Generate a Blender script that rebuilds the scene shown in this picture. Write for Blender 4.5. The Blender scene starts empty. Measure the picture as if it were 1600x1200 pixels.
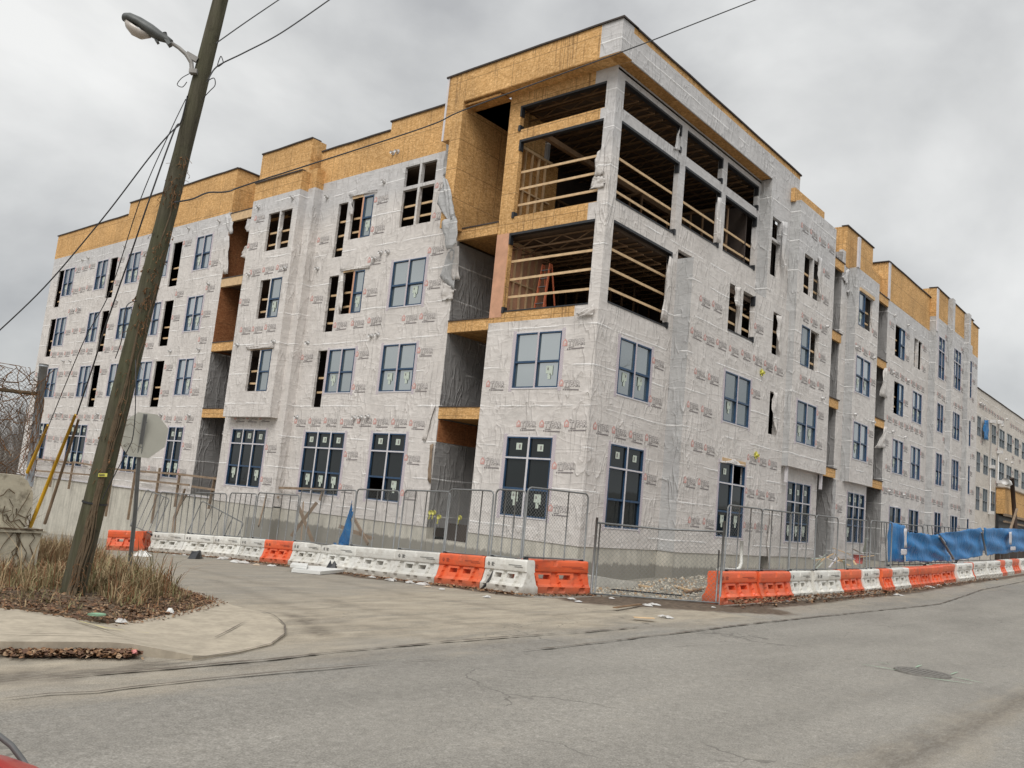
import bpy, math, random
from mathutils import Vector, Matrix
random.seed(7)
rnd = random.random
def uni(a, b): return a + (b - a) * rnd()
sc = bpy.context.scene
col = sc.collection

# ------------------------------------------------------------------ camera
F = 1345.0
CAM = Vector((-23.2487, -16.5806, 2.1))
yaw, pitch, roll = math.radians(40.85), math.radians(8.0), math.radians(5.53)
fw = Vector((math.cos(yaw) * math.cos(pitch), math.sin(yaw) * math.cos(pitch), math.sin(pitch)))
r0 = Vector((math.sin(yaw), -math.cos(yaw), 0)); u0_ = r0.cross(fw)
RT = r0 * math.cos(roll) + u0_ * math.sin(roll)
UP = u0_ * math.cos(roll) - r0 * math.sin(roll)
cd = bpy.data.cameras.new('camera'); cam = bpy.data.objects.new('camera', cd); col.objects.link(cam)
cd.sensor_width = 36; cd.lens = 36 * F / 1600; cd.clip_end = 3000; cd.clip_start = .05
m = Matrix((RT, UP, -fw)).transposed().to_4x4(); m.translation = CAM; cam.matrix_world = m
sc.camera = cam

# ------------------------------------------------------------------ world, sun, exposure
w = bpy.data.worlds.new("World"); sc.world = w; w.use_nodes = True
nt = w.node_tree; nt.nodes.clear()
N = nt.nodes.new; K = nt.links.new
SUN_EL, SUN_AZ = math.radians(48), math.radians(205)    # azimuth of the bright patch, from +X towards +Y
out = N('ShaderNodeOutputWorld'); mx = N('ShaderNodeMixShader'); mx.inputs[0].default_value = .93
b1 = N('ShaderNodeBackground'); b1.inputs[1].default_value = .1
sky = N('ShaderNodeTexSky'); sky.sky_type = 'NISHITA'; sky.sun_disc = False
sky.sun_elevation = SUN_EL; sky.sun_rotation = math.pi / 2 - SUN_AZ
K(sky.outputs[0], b1.inputs[0])
b2 = N('ShaderNodeBackground'); b2.inputs[1].default_value = 1.0
tc = N('ShaderNodeTexCoord'); mp = N('ShaderNodeMapping'); mp.inputs['Scale'].default_value = (1.0, 1.0, 1.7)
mp.inputs['Location'].default_value = (3.1, 1.7, .4)
n1 = N('ShaderNodeTexNoise'); n1.inputs['Scale'].default_value = 2.0; n1.inputs['Detail'].default_value = 7; n1.inputs['Roughness'].default_value = .5; n1.inputs['Distortion'].default_value = .25
cr = N('ShaderNodeValToRGB'); e = cr.color_ramp.elements
e[0].position = .34; e[0].color = (.37, .375, .38, 1); e[1].position = .64; e[1].color = (.79, .79, .775, 1)
x = e.new(.47); x.color = (.56, .565, .56, 1)
K(tc.outputs['Generated'], mp.inputs[0]); K(mp.outputs[0], n1.inputs[0]); K(n1.outputs[0], cr.inputs[0])
# brighter overcast towards the zenith (clouds thin out overhead)
sx = N('ShaderNodeSeparateXYZ'); K(tc.outputs['Generated'], sx.inputs[0])
mr = N('ShaderNodeMapRange'); mr.inputs[1].default_value = .45; mr.inputs[2].default_value = 1.0; mr.inputs[3].default_value = 1.0; mr.inputs[4].default_value = 2.1
K(sx.outputs[2], mr.inputs[0])
vm = N('ShaderNodeVectorMath'); vm.operation = 'SCALE'; K(cr.outputs[0], vm.inputs[0]); K(mr.outputs[0], vm.inputs['Scale'])
K(vm.outputs[0], b2.inputs[0]); K(b1.outputs[0], mx.inputs[1]); K(b2.outputs[0], mx.inputs[2]); K(mx.outputs[0], out.inputs[0])
sd = bpy.data.lights.new('sun', 'SUN'); sd.energy = 1.7; sd.angle = math.radians(35); sd.color = (1, .965, .92)
so = bpy.data.objects.new('sun', sd); col.objects.link(so)
sv = Vector((math.cos(SUN_AZ) * math.cos(SUN_EL), math.sin(SUN_AZ) * math.cos(SUN_EL), math.sin(SUN_EL)))
so.rotation_euler = sv.to_track_quat('Z', 'Y').to_euler()
sc.view_settings.view_transform = 'Standard'; sc.view_settings.look = 'None'; sc.view_settings.gamma = 1
sc.view_settings.exposure = 0.25
sc.render.engine = 'CYCLES'; sc.cycles.max_bounces = 6

# ------------------------------------------------------------------ measuring helpers (a surveyed pixel gives a point on a real plane)
def ray(px, py): return fw + RT * ((px - 800) / F) - UP * ((py - 600) / F)
def onx(px, py, X=0.): r = ray(px, py); return CAM + r * ((X - CAM.x) / r.x)
def ony(px, py, Y=0.): r = ray(px, py); return CAM + r * ((Y - CAM.y) / r.y)
def atd(px, py, d): return CAM + ray(px, py) * d
def sp(t, k): return .5 * (t + math.sqrt(t * t + k * k))
def g(x, y):
    r = .031 * sp(x - 9, 6) - .031 * sp(-34, 6)
    yy = min(y, 60); l = -.062 * sp(yy + 3.5, 2.5)
    return r + l / (1 + math.exp(max(-40, min(40, (x - 3) / 1.5))))
def ong(px, py, dz=0.):
    r = ray(px, py); t = 2.; lo = .5
    while True:
        P = CAM + r * t
        if P.z < g(P.x, P.y) + dz or t > 2000: break
        lo = t; t *= 1.03
    hi = t
    for _ in range(30):
        mm = (lo + hi) / 2; P = CAM + r * mm
        if P.z < g(P.x, P.y) + dz: hi = mm
        else: lo = mm
    return P

# ------------------------------------------------------------------ mesh builder
class MB:
    def __init__(s): s.v = []; s.f = []; s.mi = []; s.sm = []
    def add(s, vs, fs, mi=0, smooth=False):
        o = len(s.v); s.v.extend([tuple(p) for p in vs])
        for f in fs: s.f.append(tuple(i + o for i in f)); s.mi.append(mi); s.sm.append(smooth)
    def quad(s, a, b, c, d, mi=0): s.add([a, b, c, d], [(0, 1, 2, 3)], mi)
    def box(s, x0, x1, y0, y1, z0, z1, mi=0):
        s.add([(x0, y0, z0), (x1, y0, z0), (x1, y1, z0), (x0, y1, z0), (x0, y0, z1), (x1, y0, z1), (x1, y1, z1), (x0, y1, z1)],
              [(0, 3, 2, 1), (4, 5, 6, 7), (0, 1, 5, 4), (1, 2, 6, 5), (2, 3, 7, 6), (3, 0, 4, 7)], mi)
    def bar(s, a, b, wd, ht, mi=0, up=(0, 0, 1)):
        a = Vector(a); b = Vector(b); d = (b - a).normalized(); up = Vector(up)
        if abs(d.dot(up)) > .98: up = Vector((1, 0, 0))
        sd = d.cross(up).normalized() * wd / 2; uu = sd.cross(d).normalized() * ht / 2
        vs = [p + i * sd + j * uu for p in (a, b) for i, j in ((-1, -1), (1, -1), (1, 1), (-1, 1))]
        s.add(vs, [(0, 1, 2, 3), (7, 6, 5, 4), (0, 4, 5, 1), (1, 5, 6, 2), (2, 6, 7, 3), (3, 7, 4, 0)], mi)
    def tube(s, pts, rad, n=8, mi=0, cap=True, smooth=True):
        pts = [Vector(p) for p in pts]
        if not isinstance(rad, (list, tuple)): rad = [rad] * len(pts)
        vs = []; fs = []; pu = None
        for i, p in enumerate(pts):
            d = (pts[min(i + 1, len(pts) - 1)] - pts[max(i - 1, 0)]).normalized()
            ref = pu if pu is not None else (Vector((0, 0, 1)) if abs(d.z) < .9 else Vector((1, 0, 0)))
            a = d.cross(ref)
            if a.length < 1e-5: a = d.cross(Vector((.3, .9, .1)))
            a.normalize(); b = a.cross(d).normalized(); pu = b
            for k in range(n):
                t = 2 * math.pi * k / n; vs.append(p + (a * math.cos(t) + b * math.sin(t)) * rad[i])
        for i in range(len(pts) - 1):
            for k in range(n): fs.append((i * n + k, i * n + (k + 1) % n, (i + 1) * n + (k + 1) % n, (i + 1) * n + k))
        if cap: fs.append(tuple(range(n))); fs.append(tuple(reversed(range((len(pts) - 1) * n, len(pts) * n))))
        s.add(vs, fs, mi, smooth)
    def build(s, name, mats, parent=None):
        me = bpy.data.meshes.new(name); me.from_pydata(s.v, [], s.f)
        if not isinstance(mats, (list, tuple)): mats = [mats]
        for mt in mats: me.materials.append(mt)
        me.polygons.foreach_set('material_index', s.mi); me.polygons.foreach_set('use_smooth', s.sm)
        me.update(); o = bpy.data.objects.new(name, me); col.objects.link(o)
        if parent:
            o.parent = parent
            if parent.type == 'EMPTY': o.matrix_parent_inverse = Matrix.Translation(parent.location).inverted()
        return o
def tag(o, label=None, cat=None, group=None, kind=None):
    if label: o['label'] = label
    if cat: o['category'] = cat
    if group: o['group'] = group
    if kind: o['kind'] = kind
    return o
def empty(name, loc, label, cat, group=None):
    o = bpy.data.objects.new(name, None); col.objects.link(o); o.location = loc; o.empty_display_size = .2
    return tag(o, label, cat, group)
def adopt(o, root):          # keep world coordinates while parenting to an Empty that stands elsewhere
    o.parent = root; o.matrix_parent_inverse = Matrix.Translation(root.location).inverted(); return o

# ------------------------------------------------------------------ materials
def newmat(name, colr=(.5, .5, .5), rough=.7, metal=0., spec=.5):
    mt = bpy.data.materials.new(name); mt.use_nodes = True; t = mt.node_tree; p = t.nodes['Principled BSDF']
    p.inputs['Base Color'].default_value = (*colr, 1); p.inputs['Roughness'].default_value = rough
    p.inputs['Metallic'].default_value = metal; p.inputs['Specular IOR Level'].default_value = spec
    return mt, t, p
class G:                     # tiny node-graph shorthand
    def __init__(s, t): s.t = t; s.tc = None
    def n(s, ty, **kw):
        nd = s.t.nodes.new(ty)
        for k, v in kw.items(): setattr(nd, k, v)
        return nd
    def l(s, a, b): s.t.links.new(a, b)
    def co(s, scale=(1, 1, 1), rot=(0, 0, 0), loc=(0, 0, 0), kind='Object'):
        if s.tc is None: s.tc = s.n('ShaderNodeTexCoord')
        mp = s.n('ShaderNodeMapping'); mp.inputs['Scale'].default_value = scale; mp.inputs['Rotation'].default_value = rot; mp.inputs['Location'].default_value = loc
        s.l(s.tc.outputs[kind], mp.inputs[0]); return mp.outputs[0]
    def noise(s, c, sc_=1., det=4., ro=.55, dist=0., o='Fac'):
        nd = s.n('ShaderNodeTexNoise'); nd.inputs['Scale'].default_value = sc_; nd.inputs['Detail'].default_value = det
        nd.inputs['Roughness'].default_value = ro; nd.inputs['Distortion'].default_value = dist
        if c: s.l(c, nd.inputs[0])
        return nd.outputs[o]
    def ramp(s, v, stops):
        nd = s.n('ShaderNodeValToRGB'); el = nd.color_ramp.elements
        while len(el) > 1: el.remove(el[0])
        for i, (p, c) in enumerate(stops):
            if not isinstance(c, (tuple, list)): c = (c, c, c)
            if i == 0: el[0].position = p; q = el[0]
            else: q = el.new(p)
            q.color = (*c, 1)
        s.l(v, nd.inputs[0]); return nd.outputs[0]
    def mix(s, f, a, b, mode='MIX'):
        nd = s.n('ShaderNodeMixRGB', blend_type=mode)
        for i, v in ((0, f), (1, a), (2, b)):
            if isinstance(v, (int, float)): nd.inputs[i].default_value = v if i == 0 else (v, v, v, 1)
            elif isinstance(v, (tuple, list)): nd.inputs[i].default_value = (*v, 1)
            else: s.l(v, nd.inputs[i])
        return nd.outputs[0]
    def m(s, op, a, b=0., c=None):
        nd = s.n('ShaderNodeMath', operation=op)
        for i, v in enumerate((a, b) if c is None else (a, b, c)):
            if isinstance(v, (int, float)): nd.inputs[i].default_value = v
            else: s.l(v, nd.inputs[i])
        return nd.outputs[0]
    def sep(s, c):
        nd = s.n('ShaderNodeSeparateXYZ'); s.l(c, nd.inputs[0]); return nd.outputs
    def bump(s, p, h, strength=.3, dist=.02):
        nd = s.n('ShaderNodeBump'); nd.inputs['Strength'].default_value = strength; nd.inputs['Distance'].default_value = dist
        s.l(h, nd.inputs['Height']); s.l(nd.outputs[0], p.inputs['Normal']); return nd
def simple(name, colr, rough=.7, metal=0., var=.15, sc_=3., bump=0., spec=.5, dirt=None):
    mt, t, p = newmat(name, colr, rough, metal, spec); q = G(t); c = q.co()
    n_ = q.noise(c, sc_, 5, .6)
    base = q.ramp(n_, [(.25, tuple(v * (1 - var) for v in colr)), (.75, tuple(min(1, v * (1 + var)) for v in colr))])
    if dirt:
        d = q.ramp(q.noise(c, sc_ * 2.7, 6, .7), [(.5, 0.), (.72, 1.)]); base = q.mix(q.m('MULTIPLY', d, dirt[1]), base, dirt[0])
    q.l(base, p.inputs['Base Color'])
    if bump: q.bump(p, q.noise(c, sc_ * 9, 3, .6), .5, bump)
    return mt
def wrap_mat(name, c0, c1, grey=True):
    mt, t, p = newmat(name, c0, .55, 0, .35); q = G(t); c = q.co()
    big = q.noise(c, .35, 4, .6)
    base = q.ramp(big, [(.3, c0), (.7, c1)])
    s = q.sep(c)
    if grey:                                              # greyer towards the top of the wall
        gz = q.m('ADD', s[2], q.m('MULTIPLY', q.noise(c, .5, 3), 1.6)); gz = q.ramp(q.m('DIVIDE', gz, 20.), [(.74, 0.), (.80, 1.)])
        base = q.mix(q.m('MULTIPLY', gz, .6), base, (.50, .505, .52))
    sm = q.ramp(q.noise(c, 1.1, 5, .65, .6), [(.42, 1.), (.62, .90)]); base = q.mix(1., base, sm, 'MULTIPLY')
    base = q.mix(1., base, q.ramp(q.noise(q.co((1, 1, 2.6)), 3.2, 5, .7), [(.35, .92), (.6, 1.04)]), 'MULTIPLY')
    # overlapping sheet edges
    wob = q.m('MULTIPLY', q.noise(q.co((.8, .8, .3)), 1., 2), .10)
    fr = q.m('FRACT', q.m('DIVIDE', q.m('ADD', q.m('SUBTRACT', s[2], 1.42), wob), 1.41))
    seam = q.ramp(fr, [(0., .55), (.012, 1.), (.03, 1.), (.04, 0.), (.97, 0.), (.99, .35)])
    brk = q.ramp(q.noise(q.co((.5, .5, .9)), 1.3, 2), [(.44, .0), (.56, 1.)])
    seam = q.m('MULTIPLY', seam, brk)
    base = q.mix(q.m('MULTIPLY', seam, .75), base, (.88, .87, .86))
    vd = q.n('ShaderNodeTexVoronoi'); vd.inputs['Scale'].default_value = 2.3; q.l(c, vd.inputs[0]); base = q.mix(q.m('MULTIPLY', q.m('LESS_THAN', vd.outputs['Distance'], .035), .6), base, (.12, .10, .10))
    q.l(base, p.inputs['Base Color'])
    # creases: stretched, folded noise in several directions, plus fine crumple
    def ridg(v, k): return q.m('POWER', q.m('SUBTRACT', 1., q.m('ABSOLUTE', q.m('SUBTRACT', q.m('MULTIPLY', v, 2.), 1.))), k)
    cb = q.n('ShaderNodeCombineXYZ'); q.l(q.m('ADD', s[0], s[1]), cb.inputs[0]); q.l(s[2], cb.inputs[1]); q.l(q.m('MULTIPLY', q.m('SUBTRACT', s[0], s[1]), .13), cb.inputs[2])
    def uvm(rot, sc_, loc):
        mp = q.n('ShaderNodeMapping'); mp.inputs['Rotation'].default_value = (0, 0, rot); mp.inputs['Scale'].default_value = sc_; mp.inputs['Location'].default_value = loc
        q.l(cb.outputs[0], mp.inputs[0]); return mp.outputs[0]
    a = ridg(q.noise(uvm(.95, (1.9, .5, 1), (0, 0, 0)), 1.15, 2, .45, .5), 16.)
    b = ridg(q.noise(uvm(-.95, (1.8, .45, 1), (7, 3, 0)), 1.25, 2, .45, .6), 16.)
    d3 = ridg(q.noise(uvm(.06, (.35, 1.9, 1), (3, 9, 0)), 1.3, 2, .45, .4), 18.)
    cc = q.noise(uvm(.3, (1, 1, 1), (0, 0, 0)), 1.6, 4, .5, .6)
    m1 = q.ramp(q.noise(c, .7, 2), [(.42, .05), (.6, 1.)]); m2 = q.ramp(q.noise(q.co(loc=(9, 4, 2)), .8, 2), [(.42, .05), (.6, 1.)])
    h = q.m('ADD', q.m('ADD', q.m('MULTIPLY', a, m1), q.m('MULTIPLY', b, m2)), q.m('MULTIPLY', d3, .22))
    h = q.m('ADD', q.m('MULTIPLY', h, .8), q.m('MULTIPLY', cc, .8)); h = q.m('ADD', h, q.m('MULTIPLY', seam, .6))
    h = q.m('ADD', h, q.m('MULTIPLY', q.noise(uvm(.5, (1, 1, 1), (2, 2, 0)), 5.5, 4, .6, 1.), .22))
    q.bump(p, h, .75, .05)
    return mt
WRAP = wrap_mat('house_wrap', (.60, .565, .535), (.67, .635, .605))
WRAPG = wrap_mat('house_wrap_grey_strip', (.40, .40, .40), (.47, .47, .465), False)
WRAPD = wrap_mat('house_wrap_shaded', (.27, .265, .26), (.33, .32, .315), False)  # same wrap inside the recesses, their shade put into the colour
WRAPF = wrap_mat('house_wrap_far', (.56, .51, .45), (.64, .59, .53), False)
def osb_mat(name, c0, c1, stain=.5):
    mt, t, p = newmat(name, c0, .75, 0, .25); q = G(t)
    c = q.co(); vo = q.n('ShaderNodeTexVoronoi'); vo.inputs['Scale'].default_value = 1.
    q.l(q.co((17, 17, 17), (.6, .4, .3)), vo.inputs[0])
    sv_ = q.n('ShaderNodeSeparateColor'); q.l(vo.outputs['Color'], sv_.inputs[0])
    vo2 = q.n('ShaderNodeTexVoronoi'); vo2.inputs['Scale'].default_value = 1.; q.l(q.co((9, 9, 30), (.2, .9, .5), (2, 1, 4)), vo2.inputs[0])
    s2_ = q.n('ShaderNodeSeparateColor'); q.l(vo2.outputs['Color'], s2_.inputs[0])
    f = q.m('ADD', q.m('MULTIPLY', sv_.outputs[0], .5), q.m('MULTIPLY', s2_.outputs[1], .5))
    base = q.ramp(f, [(.1, tuple(v * .72 for v in c0)), (.45, c0), (.8, c1), (.95, tuple(min(1, v * 1.25) for v in c1))])
    base = q.mix(1., base, q.ramp(q.noise(c, .6, 4), [(.3, .82), (.7, 1.12)]), 'MULTIPLY')
    s = q.sep(c); u = q.m('ADD', s[0], s[1])
    def line(v, per, wd, ph=0.):
        fr = q.m('FRACT', q.m('DIVIDE', q.m('ADD', v, 50. + ph), per)); return q.m('LESS_THAN', fr, wd / per)
    ln = q.m('MAXIMUM', line(s[2], 1.22, .022, -.33), line(u, 2.44, .022))
    ln = q.m('MAXIMUM', ln, q.m('MULTIPLY', line(u, 1.22, .014, .3), .5))
    # vertical water streaks
    st = q.ramp(q.noise(q.co((6., 6., .22)), 1.6, 2, .4), [(.56, 0.), (.60, 1.), (.64, 1.), (.68, 0.)])
    st = q.m('MULTIPLY', st, q.ramp(q.noise(q.co((.9, .9, .5)), 1.1, 1), [(.42, 0.), (.54, stain)]))
    base = q.mix(q.m('MULTIPLY', ln, .65), base, (.10, .06, .03))
    base = q.mix(st, base, (.12, .07, .035))
    q.l(base, p.inputs['Base Color']); q.bump(p, f, .25, .006)
    return mt
OSB = osb_mat('osb_board', (.58, .335, .13), (.67, .42, .19), .25)
OSBT = osb_mat('osb_board_streaked', (.58, .335, .13), (.67, .42, .19), .5)
OSBD = osb_mat('osb_board_shaded', (.40, .205, .065), (.48, .27, .10), .2)  # same boards under soffits and ceilings, shade painted into the colour
OSBR = osb_mat('osb_board_deep_shade', (.30, .12, .05), (.36, .16, .07), .2)  # same boards on recess walls, deeper shade painted as dark red brown
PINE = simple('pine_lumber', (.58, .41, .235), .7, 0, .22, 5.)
PINEI = simple('brown_and_shaded_pine', (.17, .10, .05), .8, 0, .3, 3.)  # indoor framing darkened to paint in the room shade; plain brown on yard scraps
PINEW = simple('weathered_lumber', (.24, .175, .12), .85, 0, .35, 3.)
PINK = simple('pink_lumber', (.55, .30, .19), .75, 0, .2, 2.5)
DARKIN = simple('shade_dark_board', (.05, .037, .03), .95, 0, .4, 1.)  # near-black colour stands in for the shade of rooms and recess backs
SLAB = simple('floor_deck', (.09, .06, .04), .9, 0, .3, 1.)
ROOFM = simple('roof_membrane', (.055, .043, .038), .8, 0, .3, 4., .004)
BLACKM = simple('black_membrane', (.018, .02, .024), .45, 0, .3, 6., .01)
def conc_mat(name, c0, damp=None, form=True):
    mt, t, p = newmat(name, c0, .85, 0, .3); q = G(t); c = q.co()
    n_ = q.noise(c, 1.2, 6, .65); n2 = q.noise(c, 14., 4, .6)
    base = q.ramp(n_, [(.3, tuple(v * .72 for v in c0)), (.5, c0), (.75, tuple(v * 1.18 for v in c0))])
    base = q.mix(.35, base, q.ramp(n2, [(.3, tuple(v * .7 for v in c0)), (.7, tuple(v * 1.2 for v in c0))]))
    s = q.sep(c); u = q.m('ADD', s[0], s[1])
    st = q.ramp(q.noise(q.co((2.5, 2.5, .35)), 1.5, 4, .6), [(.35, .66), (.6, 1.05)]); base = q.mix(.5, base, st, 'MULTIPLY')
    h = n2
    if form:
        fr = q.m('FRACT', q.m('DIVIDE', q.m('ADD', u, 50.), .71)); l1 = q.m('LESS_THAN', fr, .03)
        fr2 = q.m('FRACT', q.m('DIVIDE', q.m('ADD', u, 50.), 2.84)); l2 = q.m('LESS_THAN', fr2, .010)
        base = q.mix(q.m('MULTIPLY', l1, .16), base, tuple(v * .5 for v in c0)); base = q.mix(q.m('MULTIPLY', l2, .8), base, tuple(v * .28 for v in c0))
    if damp:
        zz = q.m('ADD', s[2], q.m('MULTIPLY', q.noise(q.co((3, 3, .3)), 3., 3), .35))
        d = q.ramp(q.m('DIVIDE', q.m('ADD', zz, 1.), 3.), [((damp + 1) / 3., .8), ((damp + 1.06) / 3., 0.)])
        d = q.m('MULTIPLY', d, q.m('GREATER_THAN', 18.5, s[1]))
        base = q.mix(d, base, tuple(v * .38 for v in c0))
    q.l(base, p.inputs['Base Color']); q.bump(p, h, .3, .01); return mt
CONC = conc_mat('foundation_concrete', (.52, .495, .43), .60)
CONCP = conc_mat('plain_concrete', (.40, .39, .35), None, False)
FRAME = simple('blue_window_frame', (.022, .06, .125), .4, 0, .25, 6.)
TAPEW = simple('white_flashing', (.60, .58, .60), .6, 0, .1, 3.)
mt, t, p = newmat('striped_flashing_tape', (.6, .55, .57), .6); q = G(t); c = q.co(); s = q.sep(c)
u = q.m('ADD', q.m('MULTIPLY', s[2], 1.2), q.m('ADD', s[0], s[1]))
fr = q.m('FRACT', q.m('DIVIDE', q.m('ADD', u, 30.), .075)); base = q.mix(q.m('LESS_THAN', fr, .34), (.60, .565, .57), (.27, .19, .27))
q.l(base, p.inputs['Base Color']); TAPES = mt
def glass_mat(name, colr, ior, ro=.03):
    mt, t, p = newmat(name, colr, .6); q = G(t); t.nodes.remove(p)
    o = t.nodes['Material Output']; d = q.n('ShaderNodeBsdfDiffuse'); d.inputs[0].default_value = (*colr, 1)
    gl = q.n('ShaderNodeBsdfGlossy'); gl.inputs['Roughness'].default_value = ro; gl.inputs[0].default_value = (.93, .97, 1, 1)
    fr_ = q.n('ShaderNodeFresnel'); fr_.inputs[0].default_value = ior; mm = q.n('ShaderNodeMixShader')
    b = q.n('ShaderNodeBump'); b.inputs['Strength'].default_value = .12; b.inputs['Distance'].default_value = .02
    q.l(q.noise(q.co(), .9, 2), b.inputs['Height']); q.l(b.outputs[0], gl.inputs['Normal'])
    q.l(fr_.outputs[0], mm.inputs[0]); q.l(d.outputs[0], mm.inputs[1]); q.l(gl.outputs[0], mm.inputs[2]); q.l(mm.outputs[0], o.inputs[0]); return mt
GLASS = glass_mat('window_glass_upper', (.10, .12, .115), 4.3)
GLASSB = glass_mat('window_glass_far', (.16, .18, .19), 7.0)
GLASSL = glass_mat('window_glass_ground_floor', (.014, .017, .018), 1.45)
PAPER = simple('window_label_paper', (.50, .56, .49), .8, 0, .12, 20.)
INK = simple('grey_print', (.20, .18, .18), .7, 0, .2, 9.)
REDI = simple('red_print', (.56, .30, .27), .7, 0, .25, 9.)
PRINTW = simple('pale_print_fill', (.60, .565, .54), .7, 0, .08, 9.)
VENTM = simple('vent_cap_metal', (.62, .61, .60), .5, .1, .2, 10.)
YEL = simple('yellow_tape', (.55, .52, .10), .6, 0, .2, 8.)
STEEL = simple('galvanised_steel', (.19, .195, .195), .5, .35, .2, 6.)

# ------------------------------------------------------------------ lettering for the printed wrap
def text_mesh(txt, off, depth=0.):
    cu = bpy.data.curves.new('t', 'FONT'); cu.body = txt; cu.size = 1; cu.offset = off; cu.resolution_u = 2; cu.space_character = 1.06
    ob = bpy.data.objects.new('t', cu); col.objects.link(ob); dg = bpy.context.evaluated_depsgraph_get(); dg.update()
    me = ob.evaluated_get(dg).to_mesh(); vs = [tuple(v.co) for v in me.vertices]; fs = [tuple(p.vertices) for p in me.polygons]
    ob.evaluated_get(dg).to_mesh_clear(); bpy.data.objects.remove(ob); bpy.data.curves.remove(cu); return vs, fs
T_OUT = text_mesh('TYPAR', .075); T_IN = text_mesh('TYPAR', .018)
LOGO_W = .70
xs_ = [v[0] for v in T_OUT[0]]; tk = LOGO_W / (max(xs_) - min(xs_)); tx0 = min(xs_)
def P3(ax, off, u, z, d=0.):       # a point on a wall plane, d metres proud of it
    return (off - d, u, z) if ax == 'L' else (u, off - d, z)
def place_logo(mb, ax, off, u, z, sc_=1., tilt=0.):
    # u is the left end of the whole mark as seen from outside
    sg = -1 if ax == 'L' else 1
    def T(x, y, d): c_, s_ = math.cos(tilt), math.sin(tilt); return P3(ax, off, u + sg * (x * c_ - y * s_) * sc_, z + (x * s_ + y * c_) * sc_, d)
    def put(vs, fs, d, mi): mb.add([T(.20 + (v[0] - tx0) * tk, v[1] * tk * 1.25, d) for v in vs], fs, mi)
    put(*T_OUT, .010, 1); put(*T_IN, .013, 3)
    # little house mark: outline, inner fill, crumpled chimney stroke
    h = [(-.03, -.01), (.16, -.01), (.16, .15), (.065, .25), (-.03, .15)]; c_ = (.065, .10)
    mb.add([T(x, y, .010) for x, y in h], [(0, 1, 2, 3, 4)], 2)
    mb.add([T(c_[0] + (x - c_[0]) * .55, c_[1] + (y - c_[1]) * .55, .012) for x, y in h], [(0, 1, 2, 3, 4)], 3)
    mb.add([T(x, y, .014) for x, y in ((.05, .05), (.11, .05), (.11, .09), (.05, .09))], [(0, 1, 2, 3)], 2)
    for x0, x1, y0, y1 in ((.22, .45, -.075, -.05), (.16, .21, -.15, -.10), (.24, .31, -.15, -.105), (.33, .86, -.145, -.105)):
        mb.add([T(a, b, .010) for a, b in ((x0, y0), (x1, y0), (x1, y1), (x0, y1))], [(0, 1, 2, 3)], 1)

# ------------------------------------------------------------------ the building
B = empty('apartment_building', (0, 0, 0), 'four storey building under construction in printed grey house wrap with bare tan board parapets', 'building')
def wall(ax, off, u0, u1, z0, z1, holes=(), mat=None, name='wall', th=.2, ret=(None, None), top=None, bottom=None, logos=None, parent=None, ph=0., label=None):
    mat = mat or WRAP; mb = MB()
    hs = [(max(a, u0), min(b, u1), max(c, z0), min(d, z1)) for a, b, c, d in holes]
    hs = [h for h in hs if h[0] < h[1] and h[2] < h[3]]
    us = sorted({u0, u1} | {h[0] for h in hs} | {h[1] for h in hs}); zs = sorted({z0, z1} | {h[2] for h in hs} | {h[3] for h in hs})
    def solid(i, j):
        if i < 0 or j < 0 or i >= len(us) - 1 or j >= len(zs) - 1: return None
        a = (us[i] + us[i + 1]) / 2; b = (zs[j] + zs[j + 1]) / 2
        return not any(h[0] < a < h[1] and h[2] < b < h[3] for h in hs)
    for i in range(len(us) - 1):
        for j in range(len(zs) - 1):
            if not solid(i, j): continue
            a, b, c, d = us[i], us[i + 1], zs[j], zs[j + 1]
            mb.quad(P3(ax, off, a, c), P3(ax, off, b, c), P3(ax, off, b, d), P3(ax, off, a, d))
            mb.quad(P3(ax, off, a, c, -th), P3(ax, off, b, c, -th), P3(ax, off, b, d, -th), P3(ax, off, a, d, -th))
            for di, dj, e0, e1, r in ((-1, 0, (a, c), (a, d), ret[0]), (1, 0, (b, c), (b, d), ret[1]), (0, -1, (a, c), (b, c), bottom), (0, 1, (a, d), (b, d), top)):
                nb = solid(i + di, j + dj)
                if nb is True: continue
                dd = th if nb is False or r is None else r
                mb.quad(P3(ax, off, *e0), P3(ax, off, *e1), P3(ax, off, *e1, -dd), P3(ax, off, *e0, -dd), 4 if (r is not None and nb is None and di == -1 and mat is WRAP and ax == 'R') else 0)
    if logos is None: logos = mat in (WRAP, WRAPD, WRAPF)
    if logos:
        lb = mb; sg = -1 if ax == 'L' else 1; k = int((z0 - 2.) / 1.41) - 1
        while 2.1 + 1.41 * k < z1:
            z = 2.1 + 1.41 * k + uni(-.05, .05); k += 1
            if z < z0 + .18 or z > z1 - .3: continue
            a_ = (k * .53 + ph + uni(0, .3)) % 1.1
            while a_ < (u1 - u0) - .95:
                lo = u0 + a_ if sg == 1 else u1 - a_ - .94
                hi = lo + .94; zt = z + uni(-.03, .03)
                if lo < u0 + .03 or hi > u1 - .03 or any(h[0] - .06 < hi and h[1] + .06 > lo and h[2] - .28 < zt + .25 and h[3] + .18 > zt - .16 for h in hs): a_ += .09; continue
                if rnd() > .05: place_logo(lb, ax, off, lo if sg == 1 else hi, zt, uni(.96, 1.04), uni(-.035, .035))
                a_ += uni(1.02, 1.14)
    o = mb.build(name, [mat, INK, REDI, PRINTW, WRAPG] if mat in (WRAP, WRAPD, WRAPF) else mat, parent or B)
    if label: o['label'] = label
    return o
def bx(name, x0, x1, y0, y1, z0, z1, mat, parent=None, label=None):
    mb = MB(); mb.box(x0, x1, y0, y1, z0, z1); o = mb.build(name, mat, parent or B)
    if label: o['label'] = label
    return o
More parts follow.
